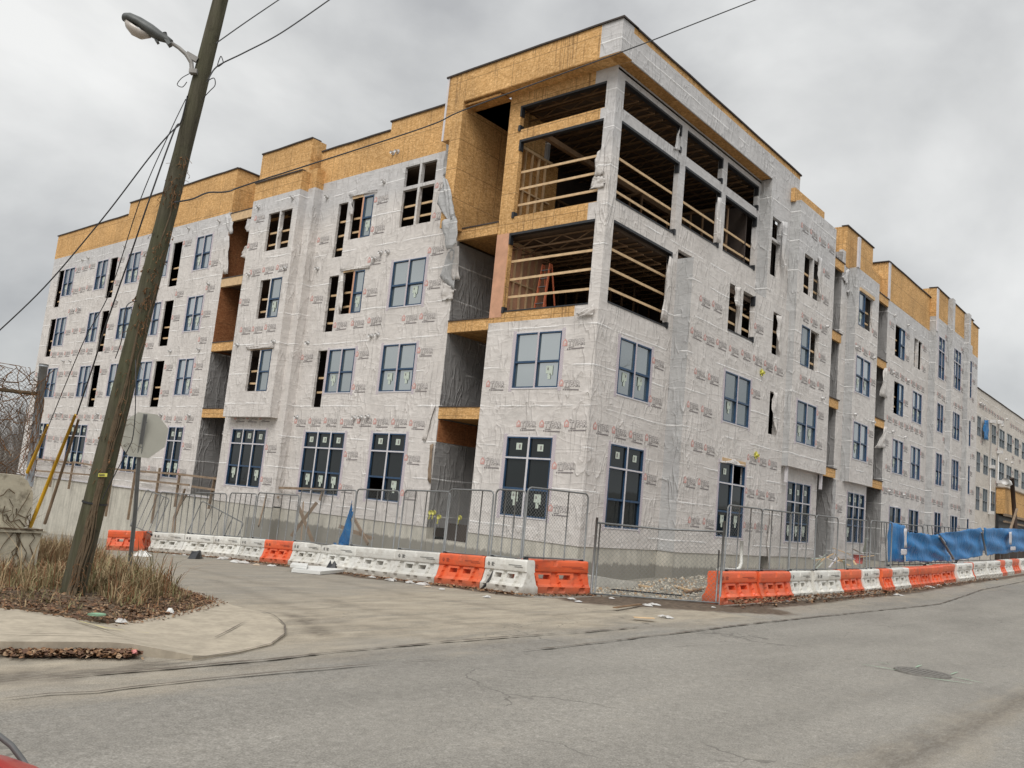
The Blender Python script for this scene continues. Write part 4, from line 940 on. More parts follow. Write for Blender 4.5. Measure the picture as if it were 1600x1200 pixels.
def xat(pxx, y, lo=-6., hi=95., h=0.):
    for _ in range(40):
        mm = (lo + hi) / 2
        if proj(Vector((mm, y, g(mm, y) + h)))[0] < pxx: lo = mm
        else: hi = mm
    return (lo + hi) / 2
RB = [(1128,1190,'orange'),(1190,1239,'orange'),(1239,1277,'white'),(1277,1319,'white'),(1319,1354,'orange'),(1354,1380,'white'),(1380,1394,'orange'),(1394,1421,'white'),(1421,1438,'orange'),(1438,1455,'orange'),(1455,1472,'orange'),(1472,1498,'orange'),(1498,1521,'white'),(1521,1526,'orange'),(1526,1546,'white'),(1546,1565,'white'),(1565,1574,'orange'),(1574,1587,'white'),(1587,1598,'orange'),(1598,1612,'white'),(1612,1625,'orange')]
cnt = {'orange': 0, 'white': 0}
for i, (a, b, c_) in enumerate(RB):
    xa, xb = xat(a, -5.75), xat(b, -5.75); cnt[c_] += 1
    pla = 'below the blue tarps' if a > 1385 else 'below the bare steel fence panels'
    lab = '%s %s barrier from the driveway gate, %s' % (ORD[cnt[c_] - 1], c_, pla)
    if i == 0: lab = 'orange barrier beside the driveway gate at the near end of the main road row'
    wob = uni(-.10, .10)
    place_barrier(c_, (xa, -5.75 + wob, 0), (xb, -5.75 + wob + uni(-.05, .05), 0), lab, GR_, mark=c_ == 'white' or i == 0, tilt=.10 if 8 <= i <= 11 else uni(-.02, .03))

# ================================================================== fence panels
def fence_mats(): return STEEL
WIRE = simple('fence_wire', (.25, .255, .25), .5, .4, .15, 6.)
def panel_parts(L_, H_, mesh_=True, nbar=3, r=.024, rc=.14):
    fr = MB(); pts = [(0, 0, 0), (0, 0, H_ - rc)]
    for k in range(1, 6): a = k / 5 * math.pi / 2; pts.append((rc - rc * math.cos(a), 0, H_ - rc + rc * math.sin(a)))
    pts.append((L_ - rc, 0, H_))
    for k in range(1, 6): a = k / 5 * math.pi / 2; pts.append((L_ - rc + rc * math.sin(a), 0, H_ - rc + rc * math.cos(a)))
    pts += [(L_, 0, 0)]; fr.tube(pts, r, 7); fr.tube([(0, 0, .04), (L_, 0, .04)], r * .9, 7)
    for k in range(nbar):
        u = L_ * (k + 1) / (nbar + 1); fr.tube([(u, .01, 0), (u, .01, H_)], r * .8, 6)
    ms = None
    if mesh_:
        ms = MB(); s_ = .105; n = int((L_ + H_) / s_) + 1; t_ = .0042
        for k in range(1, n):
            o_ = k * s_
            for sg in (0, 1):
                x0, z0 = (o_, 0.) if o_ < L_ else (L_, o_ - L_); x1, z1 = (0., o_) if o_ < H_ else (o_ - H_, H_)
                if sg: x0, x1 = L_ - x0, L_ - x1
                y_ = -.004 - .003 * sg
                ms.add([(x0 - t_, y_, z0), (x0 + t_, y_, z0), (x1 + t_, y_, z1), (x1 - t_, y_, z1)], [(0, 1, 2, 3)])
    return fr, ms
def place_panel(a, b, za, zb, H_, label, group, nbar=3, mesh_=True, lean=0., name='fence_panel'):
    a = Vector((a[0], a[1], za)); b = Vector((b[0], b[1], zb)); d = b - a; L_ = d.length; fr, ms = panel_parts(L_, H_, mesh_, nbar)
    o = fr.build(name, STEEL); tag(o, label, 'fence panel', group)
    ex = d.normalized(); ey = Vector((-d.y, d.x, 0)).normalized(); ez = Vector((0, 0, 1)); ez = (ez + ey * lean).normalized()
    m_ = Matrix((ex, ey, ez)).transposed().to_4x4(); m_.translation = a; o.matrix_world = m_
    if ms: ms.build('wire_mesh', WIRE, o)
    cl_ = MB()
    for x_ in (.12, L_ - .12): cl_.box(x_ - .04, x_ + .04, -.06, .06, -.03, .05)
    cl_.build('foot_clamp', BLACKM, o)
    return o
def lpt(pxx, h, off=.28):     # point on the left barrier line whose picture column is pxx
    lo, hi = 0., 1.; P_ = LPATH[:14]
    def at(t_):
        f_ = t_ * (len(P_) - 1); i = min(int(f_), len(P_) - 2); k = f_ - i; x_ = P_[i][0] + (P_[i + 1][0] - P_[i][0]) * k + off; y_ = P_[i][1] + (P_[i + 1][1] - P_[i][1]) * k + off * .3
        return Vector((x_, y_, g(x_, y_) + h))
    for _ in range(40):
        mm = (lo + hi) / 2
        if proj(at(mm))[0] > pxx: lo = mm
        else: hi = mm
    return at((lo + hi) / 2)
GF = 'temporary fence panels along the side street'
LPN = [(922, 817, 2, 1.83), (813, 766, 2, 1.8), (762, 692, 3, 1.8), (694, 622, 3, 1.78), (614, 548, 3, 1.85), (546, 460, 4, 1.9), (458, 394, 4, 1.8), (391, 350, 4, 1.8), (349, 299, 4, 1.8), (298, 243, 5, 1.8)]
for i, (b, a, nb, H_) in enumerate(LPN):
    pa, pb = lpt(a, BH), lpt(b, BH)
    if i == 0: pa = Vector((LP[1].x + .2, LP[1].y + .25, g(-6, -3) + BH)); pb = Vector((LP[0].x, LP[0].y + .3, g(-3.6, -3) + BH))
    place_panel((pa.x, pa.y), (pb.x, pb.y), pa.z, pb.z, H_, 'grey wire mesh fence panel on barriers, %s to the left of the driveway gate' % ORD[i], GF, nb, lean=uni(-.03, .04))
pa, pb = lpt(243, BH), lpt(236, BH); place_panel((pb.x - .3, pb.y + 1.4), (pa.x, pa.y), pb.z + .15, pa.z, 1.75, 'grey fence panel leaning crookedly at the far left end of the side street fence', GF, 3, lean=.35)
place_panel((-2.9, 19.), (-2.7, 15.4), -.45, -.3, 1.5, 'tilted grey fence panel standing behind the last white barriers', GF, 3, mesh_=False, lean=.5)
GF2 = 'temporary fence panels along the main road'
RPN = [(1131, 1184, 2), (1186, 1229, 2), (1231, 1268, 2), (1272, 1311, 1), (1321, 1353, 2), (1358, 1388, 3)]
for i, (a, b, nb) in enumerate(RPN):
    xa, xb = xat(a, -5.4, h=BH), xat(b, -5.4, h=BH); place_panel((xa, -5.4), (xb, -5.4 + uni(-.1, .1)), g(xa, -5.4) + BH, g(xb, -5.4) + BH, 1.85, 'bare grey fence panel on barriers, %s to the right of the driveway gate' % ORD[i], GF2, nb, lean=uni(-.02, .05))
xa, xb = xat(1390, -5.2, h=1), xat(1450, -5.2, h=1); place_panel((xa, -5.1), (xb, -5.1), g(xa, -5) + .9, g(xb, -5) + .9, 1.8, 'leaning fence panel whose top shows above the first wide blue tarp', GF2, 6, mesh_=False, lean=.2)
xa, xb = xat(1452, -5.2, h=1), xat(1498, -5.2, h=1); place_panel((xa, -5.1), (xb, -5.1), g(xa, -5) + .9, g(xb, -5) + .9, 1.8, 'leaning fence panel showing in the dip between two blue tarps', GF2, 6, mesh_=False, lean=.25)
xa, xb = xat(1500, -5.2, h=1), xat(1640, -5.2, h=1); place_panel((xa, -5.), (xb, -5.), g(xa, -5) + .9, g(xb, -5) + .9, 1.72, 'long fence panel behind the farthest blue tarps', GF2, 9, mesh_=False, lean=.0)
# gate
ga, gb = Vector((-3.62, -3.12, g(-3.6, -3.1) + .03)), Vector((-1.20, -5.66, g(-1.2, -5.7) + .03))
d = gb - ga; L_ = d.length; fr = MB(); H_ = 1.93; ex = d.normalized()
def gp3(u, z): return ga + ex * u + Vector((0, 0, z))
fr.tube([gp3(0, -.02), gp3(0, H_ + .12)], .035, 8); fr.tube([gp3(.1, .05), gp3(.1, H_ - .05)], .022, 7); fr.tube([gp3(L_, -.02), gp3(L_, H_ + .3)], .035, 8); fr.tube([gp3(L_ - .1, .05), gp3(L_ - .1, H_ - .5)], .022, 7)
fr.tube([gp3(0, H_ - .02), gp3(L_ * .5, H_ - .06), gp3(L_, H_)], .025, 8); fr.tube([gp3(0, .02), gp3(L_, .02)], .022, 7)
go = fr.build('driveway_gate', STEEL); tag(go, 'low chain link gate panel across the rubble driveway at the corner', 'gate')
ms = MB(); s_ = .12; n = int((L_ + H_) / s_) + 1
for k in range(1, n):
    o_ = k * s_
    for sg in (0, 1):
        x0, z0 = (o_, 0.) if o_ < L_ else (L_, o_ - L_); x1, z1 = (0., o_) if o_ < H_ else (o_ - H_, H_)
        if sg: x0, x1 = L_ - x0, L_ - x1
        a, b = gp3(x0, z0), gp3(x1, z1); t_ = ex * .0045
        ms.add([a - t_, a + t_, b + t_, b - t_], [(0, 1, 2, 3)])
ms.build('wire_mesh', WIRE, go)

# ================================================================== blue tarps
mt, t, p = newmat('blue_tarpaulin', (.01, .13, .36), .42, 0, .4); q = G(t); c = q.co()
base = q.ramp(q.noise(c, 1.5, 4), [(.3, (.005, .12, .33)), (.7, (.010, .19, .48))]); ms_ = q.m('MULTIPLY', q.ramp(q.noise(q.co((1.2, 1.2, .8), (0, .7, 0)), 3., 4, .6, 1.), [(.64, 0.), (.70, .8)]), .5)
q.l(q.mix(q.m('MULTIPLY', ms_, .5), base, (.30, .5, .65)), p.inputs['Base Color']); q.bump(p, q.noise(q.co((1.5, 1.5, .6), (0, .5, 0)), 2.2, 4, .55, .8), .9, .12); TARP = mt
def tarp(pp, Y, label, amp=.10, nu=24, grp='blue tarps on the fence', y2=None):
    P_ = [ony(x_, y_, Y) for x_, y_ in pp]; o = crumple('blue_tarp', P_, TARP, None, amp, nu, th=.008)
    for pl in o.data.polygons: pl.use_smooth = True
    return tag(o, label, 'tarp', grp)
tarp([(1387, 877), (1413, 878), (1415, 822), (1389, 815)], -5.35, 'narrow dark blue tarp at the near end of the covered fence', .05, 10)
tarp([(1413, 877), (1489, 877), (1467, 836), (1417, 831)], -5.38, 'wide blue tarp sagging low between leaning fence frames, second from the near end')
tarp([(1490, 876), (1538, 868), (1534, 824), (1468, 834)], -5.32, 'blue tarp rising to the right behind a fallen steel post, third from the near end')
tarp([(1541, 868), (1610, 860), (1610, 827), (1535, 825)], -5.36, 'farthest blue tarp, running out of the right edge of the photo')
for i, (a, b, lb_) in enumerate((((1468, 838), (1490, 873), 'steel post fallen against the blue tarps, left of the other one'), ((1534, 832), (1541, 866), 'short steel post standing between the two farthest blue tarps'))):
    mb = MB(); mb.tube([ony(*a, -5.5), ony(*b, -5.5)], .055, 8); tag(mb.build('steel_post', STEEL), lb_, 'post')
for x0, x1, y0, y1, lb_ in ((1577, 1581, 831, 851, 'white streaky sheet of paper hanging on the farthest blue tarp'), (1579, 1587, 854, 860, 'small white notice board low on the farthest blue tarp'), (1408, 1417, 858, 867, 'grey notice sheet low on the narrow dark blue tarp'), (1413, 1417, 826, 856, 'pale plastic strip hanging where the two nearest blue tarps meet')):
    tag(crumple('hanging_sheet', [ony(x0, y1, -5.55), ony(x1, y1, -5.55), ony(x1, y0, -5.55), ony(x0, y0, -5.55)], TAPEW, None, .02, 5), lb_, 'sheet')
o = crumple('blue_tarp', [onx(527, 856, -3.2), onx(548, 855, -3.2), onx(551, 800, -3.4), onx(550, 782, -3.5)], TARP, None, .06, 9); tag(o, 'blue tarp bunched into a tall narrow point behind the side street fence', 'tarp')
o = crumple('blue_tarp', [onx(517, 856, -3.3), onx(536, 860, -3.5), onx(538, 848, -3.3), onx(522, 850, -3.2)], TARP, None, .10, 7); tag(o, 'crumpled end of blue tarp lying on the ground behind the white barriers', 'tarp')

# ================================================================== far buildings
FB = empty('far_wing_building', (50.5, -.7, 1), 'long lower pale building beyond the unfinished one, three rows of square windows', 'building')
cols_ = [(50.7, 51.9), (53.0, 54.6), (55.4, 57.4), (58.6, 60.7), (61.7, 63.8), (65.0, 66.9), (68.3, 70.4), (71.6, 73.7), (75, 77), (78.4, 80.4)]
HF = [(a, b, z0, z1) for z0, z1 in ((10.95, 12.5), (8.15, 9.7), (5.2, 7.0)) for a, b in cols_]
B_keep = B; B = FB
wall('R', -.7, 50.5, 92, -1, 14.65, HF, WRAPF, ret=(.1, 1.), parent=FB)
GREYF = simple('grey_window_frame', (.16, .18, .20), .5, 0, .2, 6.)
FRAME_k = FRAME; FRAME = GREYF
for i, h in enumerate(HF): window('R', -.7, *h, n=2, tape=False, stick=None)
FRAME = FRAME_k; parapet_cap('R', -.7, 50.5, 92, 14.67); bx('roof_deck', 50.6, 92, -.5, 15, 14.2, 14.3, SLAB, FB); bx('inner_wall', 50.6, 92, 3., 3.1, 0, 14.2, DARKIN, FB)
for x_, ys_ in ((55.1, (12.6, 5.2)), (57.9, (12.9, 7.9))):
    mb = MB(); mb.tube([(x_, -.8, ys_[0]), (x_, -.8, ys_[1])], .05, 6)
    for z in (ys_[0], (ys_[0] + ys_[1]) / 2, ys_[1]): mb.box(x_ - .2, x_ + .2, -1.1, -.72, z - .12, z + .14)
    mb.build('conduit', VENTM, FB)
for x_, y_ in ((1531, 630), (1536, 633), (1572, 655), (1560, 658), (1565, 665), (1533, 632), (1571, 718), (1580, 723)):
    p_ = ony(x_, y_, -.7); mb = MB(); mb.tube([p_, p_ + Vector((0, -.2, 0))], .09, 8); mb.build('vent_cap', VENTM, FB)
crumple('window_sheet', [ony(1537, 687, -.9), ony(1545, 687, -.9), ony(1544, 657, -.9), ony(1538, 656, -.9)], TARP, FB, .1, 6)
B = empty('boarded_annex', (57.6, -1.4, 1), 'low annex faced with bare tan boards at the far right edge, dark open ground floor', 'building')
bx('wall', 57.6, 80, -1.4, -.75, 5.3, 7.4, OSB); bx('wall', 57.7, 80, -1.3, -.75, 1, 3.0, DARKIN); bx('wall', 57.62, 80, -.95, -.75, 3.0, 5.2, BLACKM); bx('beam', 57.55, 80, -1.5, -1.3, 5.12, 5.32, PINEW); bx('beam', 57.55, 80, -1.46, -1.3, 4.6, 4.75, PINEW); bx('parapet_cap', 57.5, 80, -1.5, -.7, 7.4, 7.5, PINEW)  # dark wall and black strip paint the shade of the open ground floor
B = B_keep
mb = MB(); pt_, pb_ = ony(1581, 747, -1.9), ony(1587, 830, -1.9); mb.tube([pb_, pt_], .17, 8); o = mb.build('service_post', simple('dark_rusty_post', (.045, .025, .018), .7, .1, .3)); tag(o, 'dark leaning post before the boarded annex at the right edge', 'post')
mb = MB(); pq = ony(1573, 753, -2.); mb.tube([pq + Vector((-.55, 0, 0)), pq + Vector((.55, 0, -.05))], .28, 10); mb.bar(pq + Vector((.5, 0, 0)), ony(1582, 757, -1.9), .08, .08); mb.build('lamp_housing', VENTM, o)
mb = MB(); mb.bar(ony(1578, 830, -2.3), ony(1589, 795, -2.3), .16, .10); tag(mb.build('timber_brace', PINEW), 'grey timber brace leaning against the dark post by the annex', 'brace')

# ================================================================== timber guard rail on the side street foundation
GW = empty('timber_guard_rail', onx(226, 800, -.25), 'rough timber guard rail along the top of the concrete foundation, left side', 'railing')
def gpart(name, a, b, w_=.045, h_=.10, off=-.2, mat=None):
    mb = MB(); mb.bar(onx(*a, off), onx(*b, off), w_, h_); adopt(mb.build(name, mat or PINEW), GW)
for a, b in (((57,718),(48,762)),((85,719),(78,761)),((115,721),(107,764)),((178,726),(165,807)),((212,733),(200,812)),((250,731),(237,818)),((281,740),(273,792)),((336,745),(326,795)),((365,750),(359,790)),((382,748),(373,815)),((436,755),(426,823)),((505,766),(500,782))): gpart('rail_post', a, b, .05, .13)
for a, b in (((48,716),(112,723)),((115,722),(188,734)),((188,734),(280,741)),((280,741),(364,751)),((364,750),(432,758)),((436,762),(507,765)),((52,735),(140,742)),((216,750),(296,758)),((300,760),(366,770)),((382,770),(436,777))): gpart('top_rail' if b[1] - a[1] < 12 else 'top_rail', a, b, .045, .10, -.27)
BR = [((455,838),(495,785),'weathered board leaning on the foundation, left leg of a crossed pair'),((466,790),(490,850),'weathered board crossing another before the foundation behind the fence'),((470,850),(474,785),'upright scrap board standing behind the sixth fence panel'),((575,850),(548,800),'thin board leaning right of the bunched blue tarp'),((530,822),(583,842),'pale pipe lying aslant before the foundation by the blue tarp'),((404,822),(416,775),'grey bent board standing before the foundation behind the fence')]
for a, b, lb_ in BR:
    mb = MB(); mb.bar(onx(*a, -1.3), onx(*b, -.6), .05, .14); tag(mb.build('leaning_board', PINEW), lb_, 'board')
mb = MB(); mb.tube([onx(271, 832, -1.5), onx(273, 808, -1.5), onx(280, 790, -1.4), onx(289, 764, -1.2)], [.10, .08, .07, .05], 7); mb.tube([onx(278, 795, -1.4), onx(292, 772, -1.3)], .05, 6); tag(mb.build('bent_pipe', PINEW), 'bent dark pipe standing before the concrete wall left of the fence middle', 'pipe')

# ================================================================== utility pole, lamp, cables
mt, t, p = newmat('mossy_pole_wood', (.1, .09, .06), .9, 0, .2); q = G(t); c = q.co()
base = q.ramp(q.noise(q.co((7, 7, .5)), 2.2, 6, .7), [(.3, (.045, .040, .028)), (.5, (.078, .071, .050)), (.7, (.115, .105, .076))])
mo = q.ramp(q.noise(q.co((1, 1, .6)), 1.8, 4, .6), [(.45, 0.), (.62, .7)]); s = q.sep(c); mo = q.m('MULTIPLY', mo, q.ramp(q.m('DIVIDE', s[2], 10.), [(.0, .7), (.3, .5), (.9, .35)]))
base = q.mix(mo, base, (.075, .085, .038)); base = q.mix(q.ramp(q.noise(c, 5., 4), [(.60, 0.), (.70, .6)]), base, (.03, .026, .02))
q.l(base, p.inputs['Base Color']); q.bump(p, q.noise(q.co((9, 9, .6)), 2.5, 5, .7), .5, .02); POLE = mt
pb = ong(107, 950); pt = atd(352, -30, 14.5); pdir = pt - pb
mb = MB(); n = 24; mb.tube([pb - pdir * .03 + pdir * 1.04 * k / n for k in range(n + 1)], [.182 - .062 * k / n + uni(-.003, .003) for k in range(n + 1)], 18)
UPo = mb.build('utility_pole', POLE); tag(UPo, 'tall leaning mossy wooden utility pole in the weeds at the street corner', 'utility pole')
def onpole(px_, py_, push=.0):
    # point on the pole surface seen at this pixel row, shifted sideways to the pixel column
    t_ = (950 - py_) / 980.; P_ = pb + pdir * t_; d_ = (P_ - CAM).dot(fw) - .2 + push; return atd(px_, py_, d_)
VINE = simple('ivy_stem', (.105, .075, .045), .9, 0, .35, 8.); VINE2 = simple('dead_ivy', (.17, .085, .035), .9, 0, .4, 8.)
mb = MB()
for k in range(16):
    y_ = 930; u = uni(-.8, .8); P_ = []
    y1 = uni(250, 800)
    while y_ > y1:
        cx = 107 + (950 - y_) * .25; hw = 17 - 6 * (950 - y_) / 980; P_.append(onpole(cx + u * hw * 1., y_, .2 - math.sqrt(max(0, 1 - u * u)) * (.19 - .06 * (950 - y_) / 980))); y_ -= 22; u = max(-1.1, min(1.1, u + uni(-.22, .22)))
    if len(P_) > 2: mb.tube(P_, [uni(.008, .018)] * len(P_), 5)
mb.build('ivy_stems', VINE, UPo)
mb = MB()
for k in range(420):
    y_ = random.choice((uni(240, 320), uni(380, 520), uni(360, 480), uni(500, 760), uni(880, 945))); cx = 107 + (950 - y_) * .25; u = uni(-1.15, 1.0)
    a = onpole(cx + u * (15 - 4 * (950 - y_) / 980), y_, .2 - math.sqrt(max(0, 1 - min(1, u * u))) * (.19 - .06 * (950 - y_) / 980)); b = a + Vector((uni(-.09, .09), uni(-.09, .09), uni(-.16, .05))); mb.tube([a, (a + b) / 2 + Vector((0, 0, .02)), b], .004, 3)
    if rnd() < .5: mb.quad(b, b + Vector((uni(-.04, .04), .02, -.03)), b + Vector((uni(-.03, .03), 0, -.06)), b + Vector((-.02, -.02, -.03)))
mb.build('dead_ivy', VINE2, UPo)
# ring band and yellow tag
def ring(y_, w_, mat, nm, r=.19):
    t_ = (950 - y_) / 980.; P_ = pb + pdir * t_; mb = MB(); u = pdir.normalized(); mb.tube([P_ - u * w_, P_ + u * w_], r, 18, cap=False); return mb.build(nm, mat, UPo)
ring(798, .014, BLACKM, 'steel_band', .187)
tgt = MB(); P_ = [onpole(153, 745, -.02), onpole(167, 745, -.03), onpole(168, 739.5, -.03), onpole(154, 739.5, -.02)]; tgt.quad(*P_)
tg = tgt.build('tag', YEL, UPo); mb = MB()
for k in range(5): mb.quad(*[onpole(154.8 + k * 1.8 + a, 742.2 + b, -.035) for a, b in ((0, 1.3), (1.1, 1.3), (1.1, -1.3), (0, -1.3))])
mb.build('tag_print', BLACKM, tg)
# street lamp
LD = 14.15
LM = empty('street_lamp', onpole(302, 115, 0), 'old grey cobra head street lamp on a short bent arm high on the pole', 'street lamp')
GREYL = simple('lamp_housing_grey', (.085, .09, .088), .5, .3, .25, 9.); ARM = simple('lamp_arm_grey', (.26, .25, .235), .6, .3, .2, 8.)
mb = MB(); mb.tube([atd(263, 64, LD), atd(280, 75, LD), atd(292, 86, LD), atd(299, 98, LD), atd(300, 112, LD)], [.028, .032, .034, .036, .036], 8); mb.bar(atd(291, 84, LD), atd(308, 94, LD + .05), .05, .09); mb.bar(atd(297, 112, LD), atd(309, 113, LD), .11, .07); adopt(mb.build('lamp_arm', ARM), LM)
def ell(pts, secs=12):
    mb = MB(); vs = []; 
    for (px_, py_, up_, dn_, hw) in pts:
        c_ = atd(px_, py_, LD); ax_ = (atd(263, 62, LD) - atd(195, 30, LD)).normalized(); sd = fw.cross(ax_).normalized(); dp = ax_.cross(sd).normalized()
        for k in range(secs):
            a = 2 * math.pi * k / secs; s_ = math.sin(a); vs.append(c_ + sd * (up_ if s_ > 0 else dn_) * s_ * (-1) + dp * hw * math.cos(a))
    for i in range(len(pts) - 1):
        for k in range(secs): mb.f.append((i * secs + k, i * secs + (k + 1) % secs, (i + 1) * secs + (k + 1) % secs, (i + 1) * secs + k)); mb.mi.append(0); mb.sm.append(True)
    mb.f.append(tuple(range(secs))); mb.mi.append(0); mb.sm.append(False); mb.f.append(tuple(range((len(pts) - 1) * secs, len(pts) * secs))); mb.mi.append(0); mb.sm.append(False)
    mb.v = [tuple(v) for v in vs]; return mb
head = ell([(192, 24, .01, .02, .02), (195, 27, .07, .07, .10), (203, 30, .10, .06, .14), (217, 37, .11, .05, .15), (235, 48, .11, .09, .14), (250, 57, .085, .08, .10), (262, 63, .06, .05, .06), (268, 67, .05, .05, .05)]); adopt(head.build('lamp_head', GREYL), LM)
mb = MB(); mb.bar(atd(255, 55, LD), atd(266, 71, LD), .12, .06); mb.tube([atd(257, 51, LD), atd(259, 58, LD)], .035, 8); mb.bar(atd(243, 61, LD), atd(247, 67, LD), .09, .04); adopt(mb.build('lamp_fitting', GREYL), LM)
mt, t, p = newmat('lamp_lens', (.46, .42, .38), .25, 0, .6); LENS = mt
lens = ell([(196, 31, .0, .03, .03), (202, 35, .0, .11, .11), (212, 42, .0, .15, .13), (224, 50, .0, .13, .12), (235, 55, .0, .05, .06)]); adopt(lens.build('lens', LENS), LM)
CAB = simple('black_cable', (.03, .03, .032), .6, 0, .2); 
def cable(pts, r, label, sag=True, nm='overhead_cable', mat=None):
    P_ = [Vector(v) for v in pts]; Q = []
    for i in range(len(P_) - 1):
        p0, p1, p2, p3 = P_[max(0, i - 1)], P_[i], P_[i + 1], P_[min(len(P_) - 1, i + 2)]
        for k in range(8):
            t_ = k / 8; Q.append(.5 * ((2 * p1) + (p2 - p0) * t_ + (2 * p0 - 5 * p1 + 4 * p2 - p3) * t_ ** 2 + (3 * p1 - p0 - 3 * p2 + p3) * t_ ** 3))
    Q.append(P_[-1]); mb = MB(); mb.tube(Q, r, 5); o = mb.build(nm, mat or CAB); return tag(o, label, 'cable', 'cables on the utility pole')
cable([onpole(337, 68), atd(385, 34, 14.6), atd(450, -10, 15.2)], .010, 'upper straight cable leaving the pole towards the top edge')
cable([onpole(325, 125), atd(335, 108, 14.2), atd(349, 98, 14.3), atd(382, 82, 14.4), atd(440, 51, 14.8), atd(520, -4, 15.5)], .012, 'lower cable with loose splices leaving the pole towards the top edge')
cable([atd(349, 97, 14.3), atd(345, 88, 14.3), atd(340, 104, 14.3), atd(352, 96, 14.3)], .008, 'small splice loop on the lower cable right of the lamp')
cable([onpole(322, 128), atd(334, 122, 14.1), atd(336, 133, 14.1), atd(328, 142, 14.), onpole(315, 156)], .008, 'looped loose wire on the right side of the pole below the lamp')
cable([onpole(296, 115), atd(284, 122, 14), atd(277, 132, 14), atd(285, 136, 14), atd(292, 128, 14)], .007, 'thin wire looping left of the pole just under the lamp arm')
cable([onpole(281, 195), atd(265, 209, 13.8), atd(232, 248, 13.8), atd(160, 342, 13.9), atd(70, 448, 14), atd(-20, 534, 14)], .011, 'cable sloping down from the pole out of the left edge')
cable([onpole(293, 150), onpole(283, 190, .02), onpole(272, 205, .0), atd(235, 307, 13.8), atd(205, 395, 14.), atd(163, 515, 14.3), atd(147, 567, 14.6), atd(120, 648, 15.2)], .013, 'thick guy wire running down to the pair of guards', nm='guy_wire')
cable([onpole(290, 155), atd(266, 205, 13.8), atd(220, 310, 13.8), atd(172, 455, 14.2), atd(130, 535, 14.4), atd(76, 665, 15)], .008, 'thin guy wire running down to the left yellow guard', nm='guy_wire')
cable([onpole(214, 470), atd(197, 480, 13.4), atd(190, 530, 13.5), onpole(180, 560)], .008, 'loose wire loop standing off the left of the pole')
cable([onpole(212, 562), atd(212, 600, 13.2), atd(211, 650, 13.2), atd(207, 685, 13.2), atd(200, 702, 13.2), atd(175, 750, 13.2), onpole(160, 780)], .008, 'thin wire hanging beside the pole across the octagonal sign')
cable([onpole(272, 316), atd(300, 311, 14.2), atd(325, 301, 14.5), atd(357, 299, 15), atd(400, 284, 15.6), atd(660, 200, 17), atd(737, 167, 17.6), atd(977, 79, 19), atd(1080, 39, 20), atd(1190, -4, 21)], .014, 'long cable crossing in front of the building to the upper right')
YG = simple('yellow_guy_guard', (.58, .33, .015), .45, 0, .15, 8.)
for a, b, r, nm_, mt_, lb_ in (((75, 664, 15), (43, 738, 16), .030, 'guy_guard', YG, 'short yellow plastic guard on the left guy wire beside the fence post'), ((118, 648, 15.2), (46, 826, 16), .033, 'guy_guard', YG, 'long yellow plastic guard on the middle guy wire'), ((123, 655, 15.3), (70, 818, 16.2), .027, 'guy_guard', PINEW, 'grey brown weathered guard just right of the long yellow one')):
    mb = MB(); A, B_ = atd(*a), atd(*b); mb.tube([A, A.lerp(B_, .5), B_], [r * .8, r, r * 1.1], 8); tag(mb.build(nm_, mt_), lb_, 'guy guard', 'guards on the guy wires')

# stop sign seen from behind
SG = MB(); SD = 17.; c_ = atd(224, 680, SD); nn = (CAM - c_); nn.z = 0; nn.normalize(); nn = (nn + RT * .15).normalized(); hx = nn.cross(Vector((0, 0, 1))).normalized(); up_ = hx.cross(nn); up_ = up_ * math.cos(.05) + hx * -.05
R_ = .475
vs = [c_ + (hx * math.cos(a) + up_ * math.sin(a)) * R_ + nn * d_ for d_ in (0, -.006) for a in [math.pi / 8 + k * math.pi / 4 for k in range(8)]]
SG.add(vs, [tuple(range(8)), tuple(range(15, 7, -1))] + [(k, (k + 1) % 8, 8 + (k + 1) % 8, 8 + k) for k in range(8)])
SIGNB = simple('bare_aluminium', (.40, .395, .345), .6, .15, .08, 2.)
mb = MB(); pbot = atd(200, 900, SD + .1); pbot.z = g(pbot.x, pbot.y) - .1; pp_ = [atd(227, 647, SD - .03), atd(217, 712, SD - .03), atd(211, 800, SD), atd(203, 877, SD)]
for a, b in zip(pp_[:-1], pp_[1:]): mb.bar(a, b, .075, .02, up=nn); mb.bar(a + nn * .02 + hx * .033, b + nn * .02 + hx * .033, .012, .04, up=nn); mb.bar(a + nn * .02 - hx * .033, b + nn * .02 - hx * .033, .012, .04, up=nn)
mb.bar(pp_[-1], atd(198, 925, SD), .075, .02, up=nn)
SP = mb.build('stop_sign', STEEL); tag(SP, 'back of an octagonal stop sign on a channel post standing in the weeds', 'road sign'); SG.build('sign_panel', SIGNB, SP)
mb = MB()
for zz in (-.25, .25): q_ = c_ + up_ * zz + nn * .05; mb.tube([q_, q_ + nn * .02], .015, 6)
mb.build('bolt', STEEL, SP)
mb = MB()
for k in range(6):
    P_ = [atd(188 + uni(-6, 6), uni(660, 700), 16.8)]
    for j in range(5): v = P_[-1]; P_.append(v + RT * uni(.03, .12) + UP * uni(-.12, .1))
    mb.tube(P_, .004, 3)
mb.build('dry_tendril', VINE, SP)

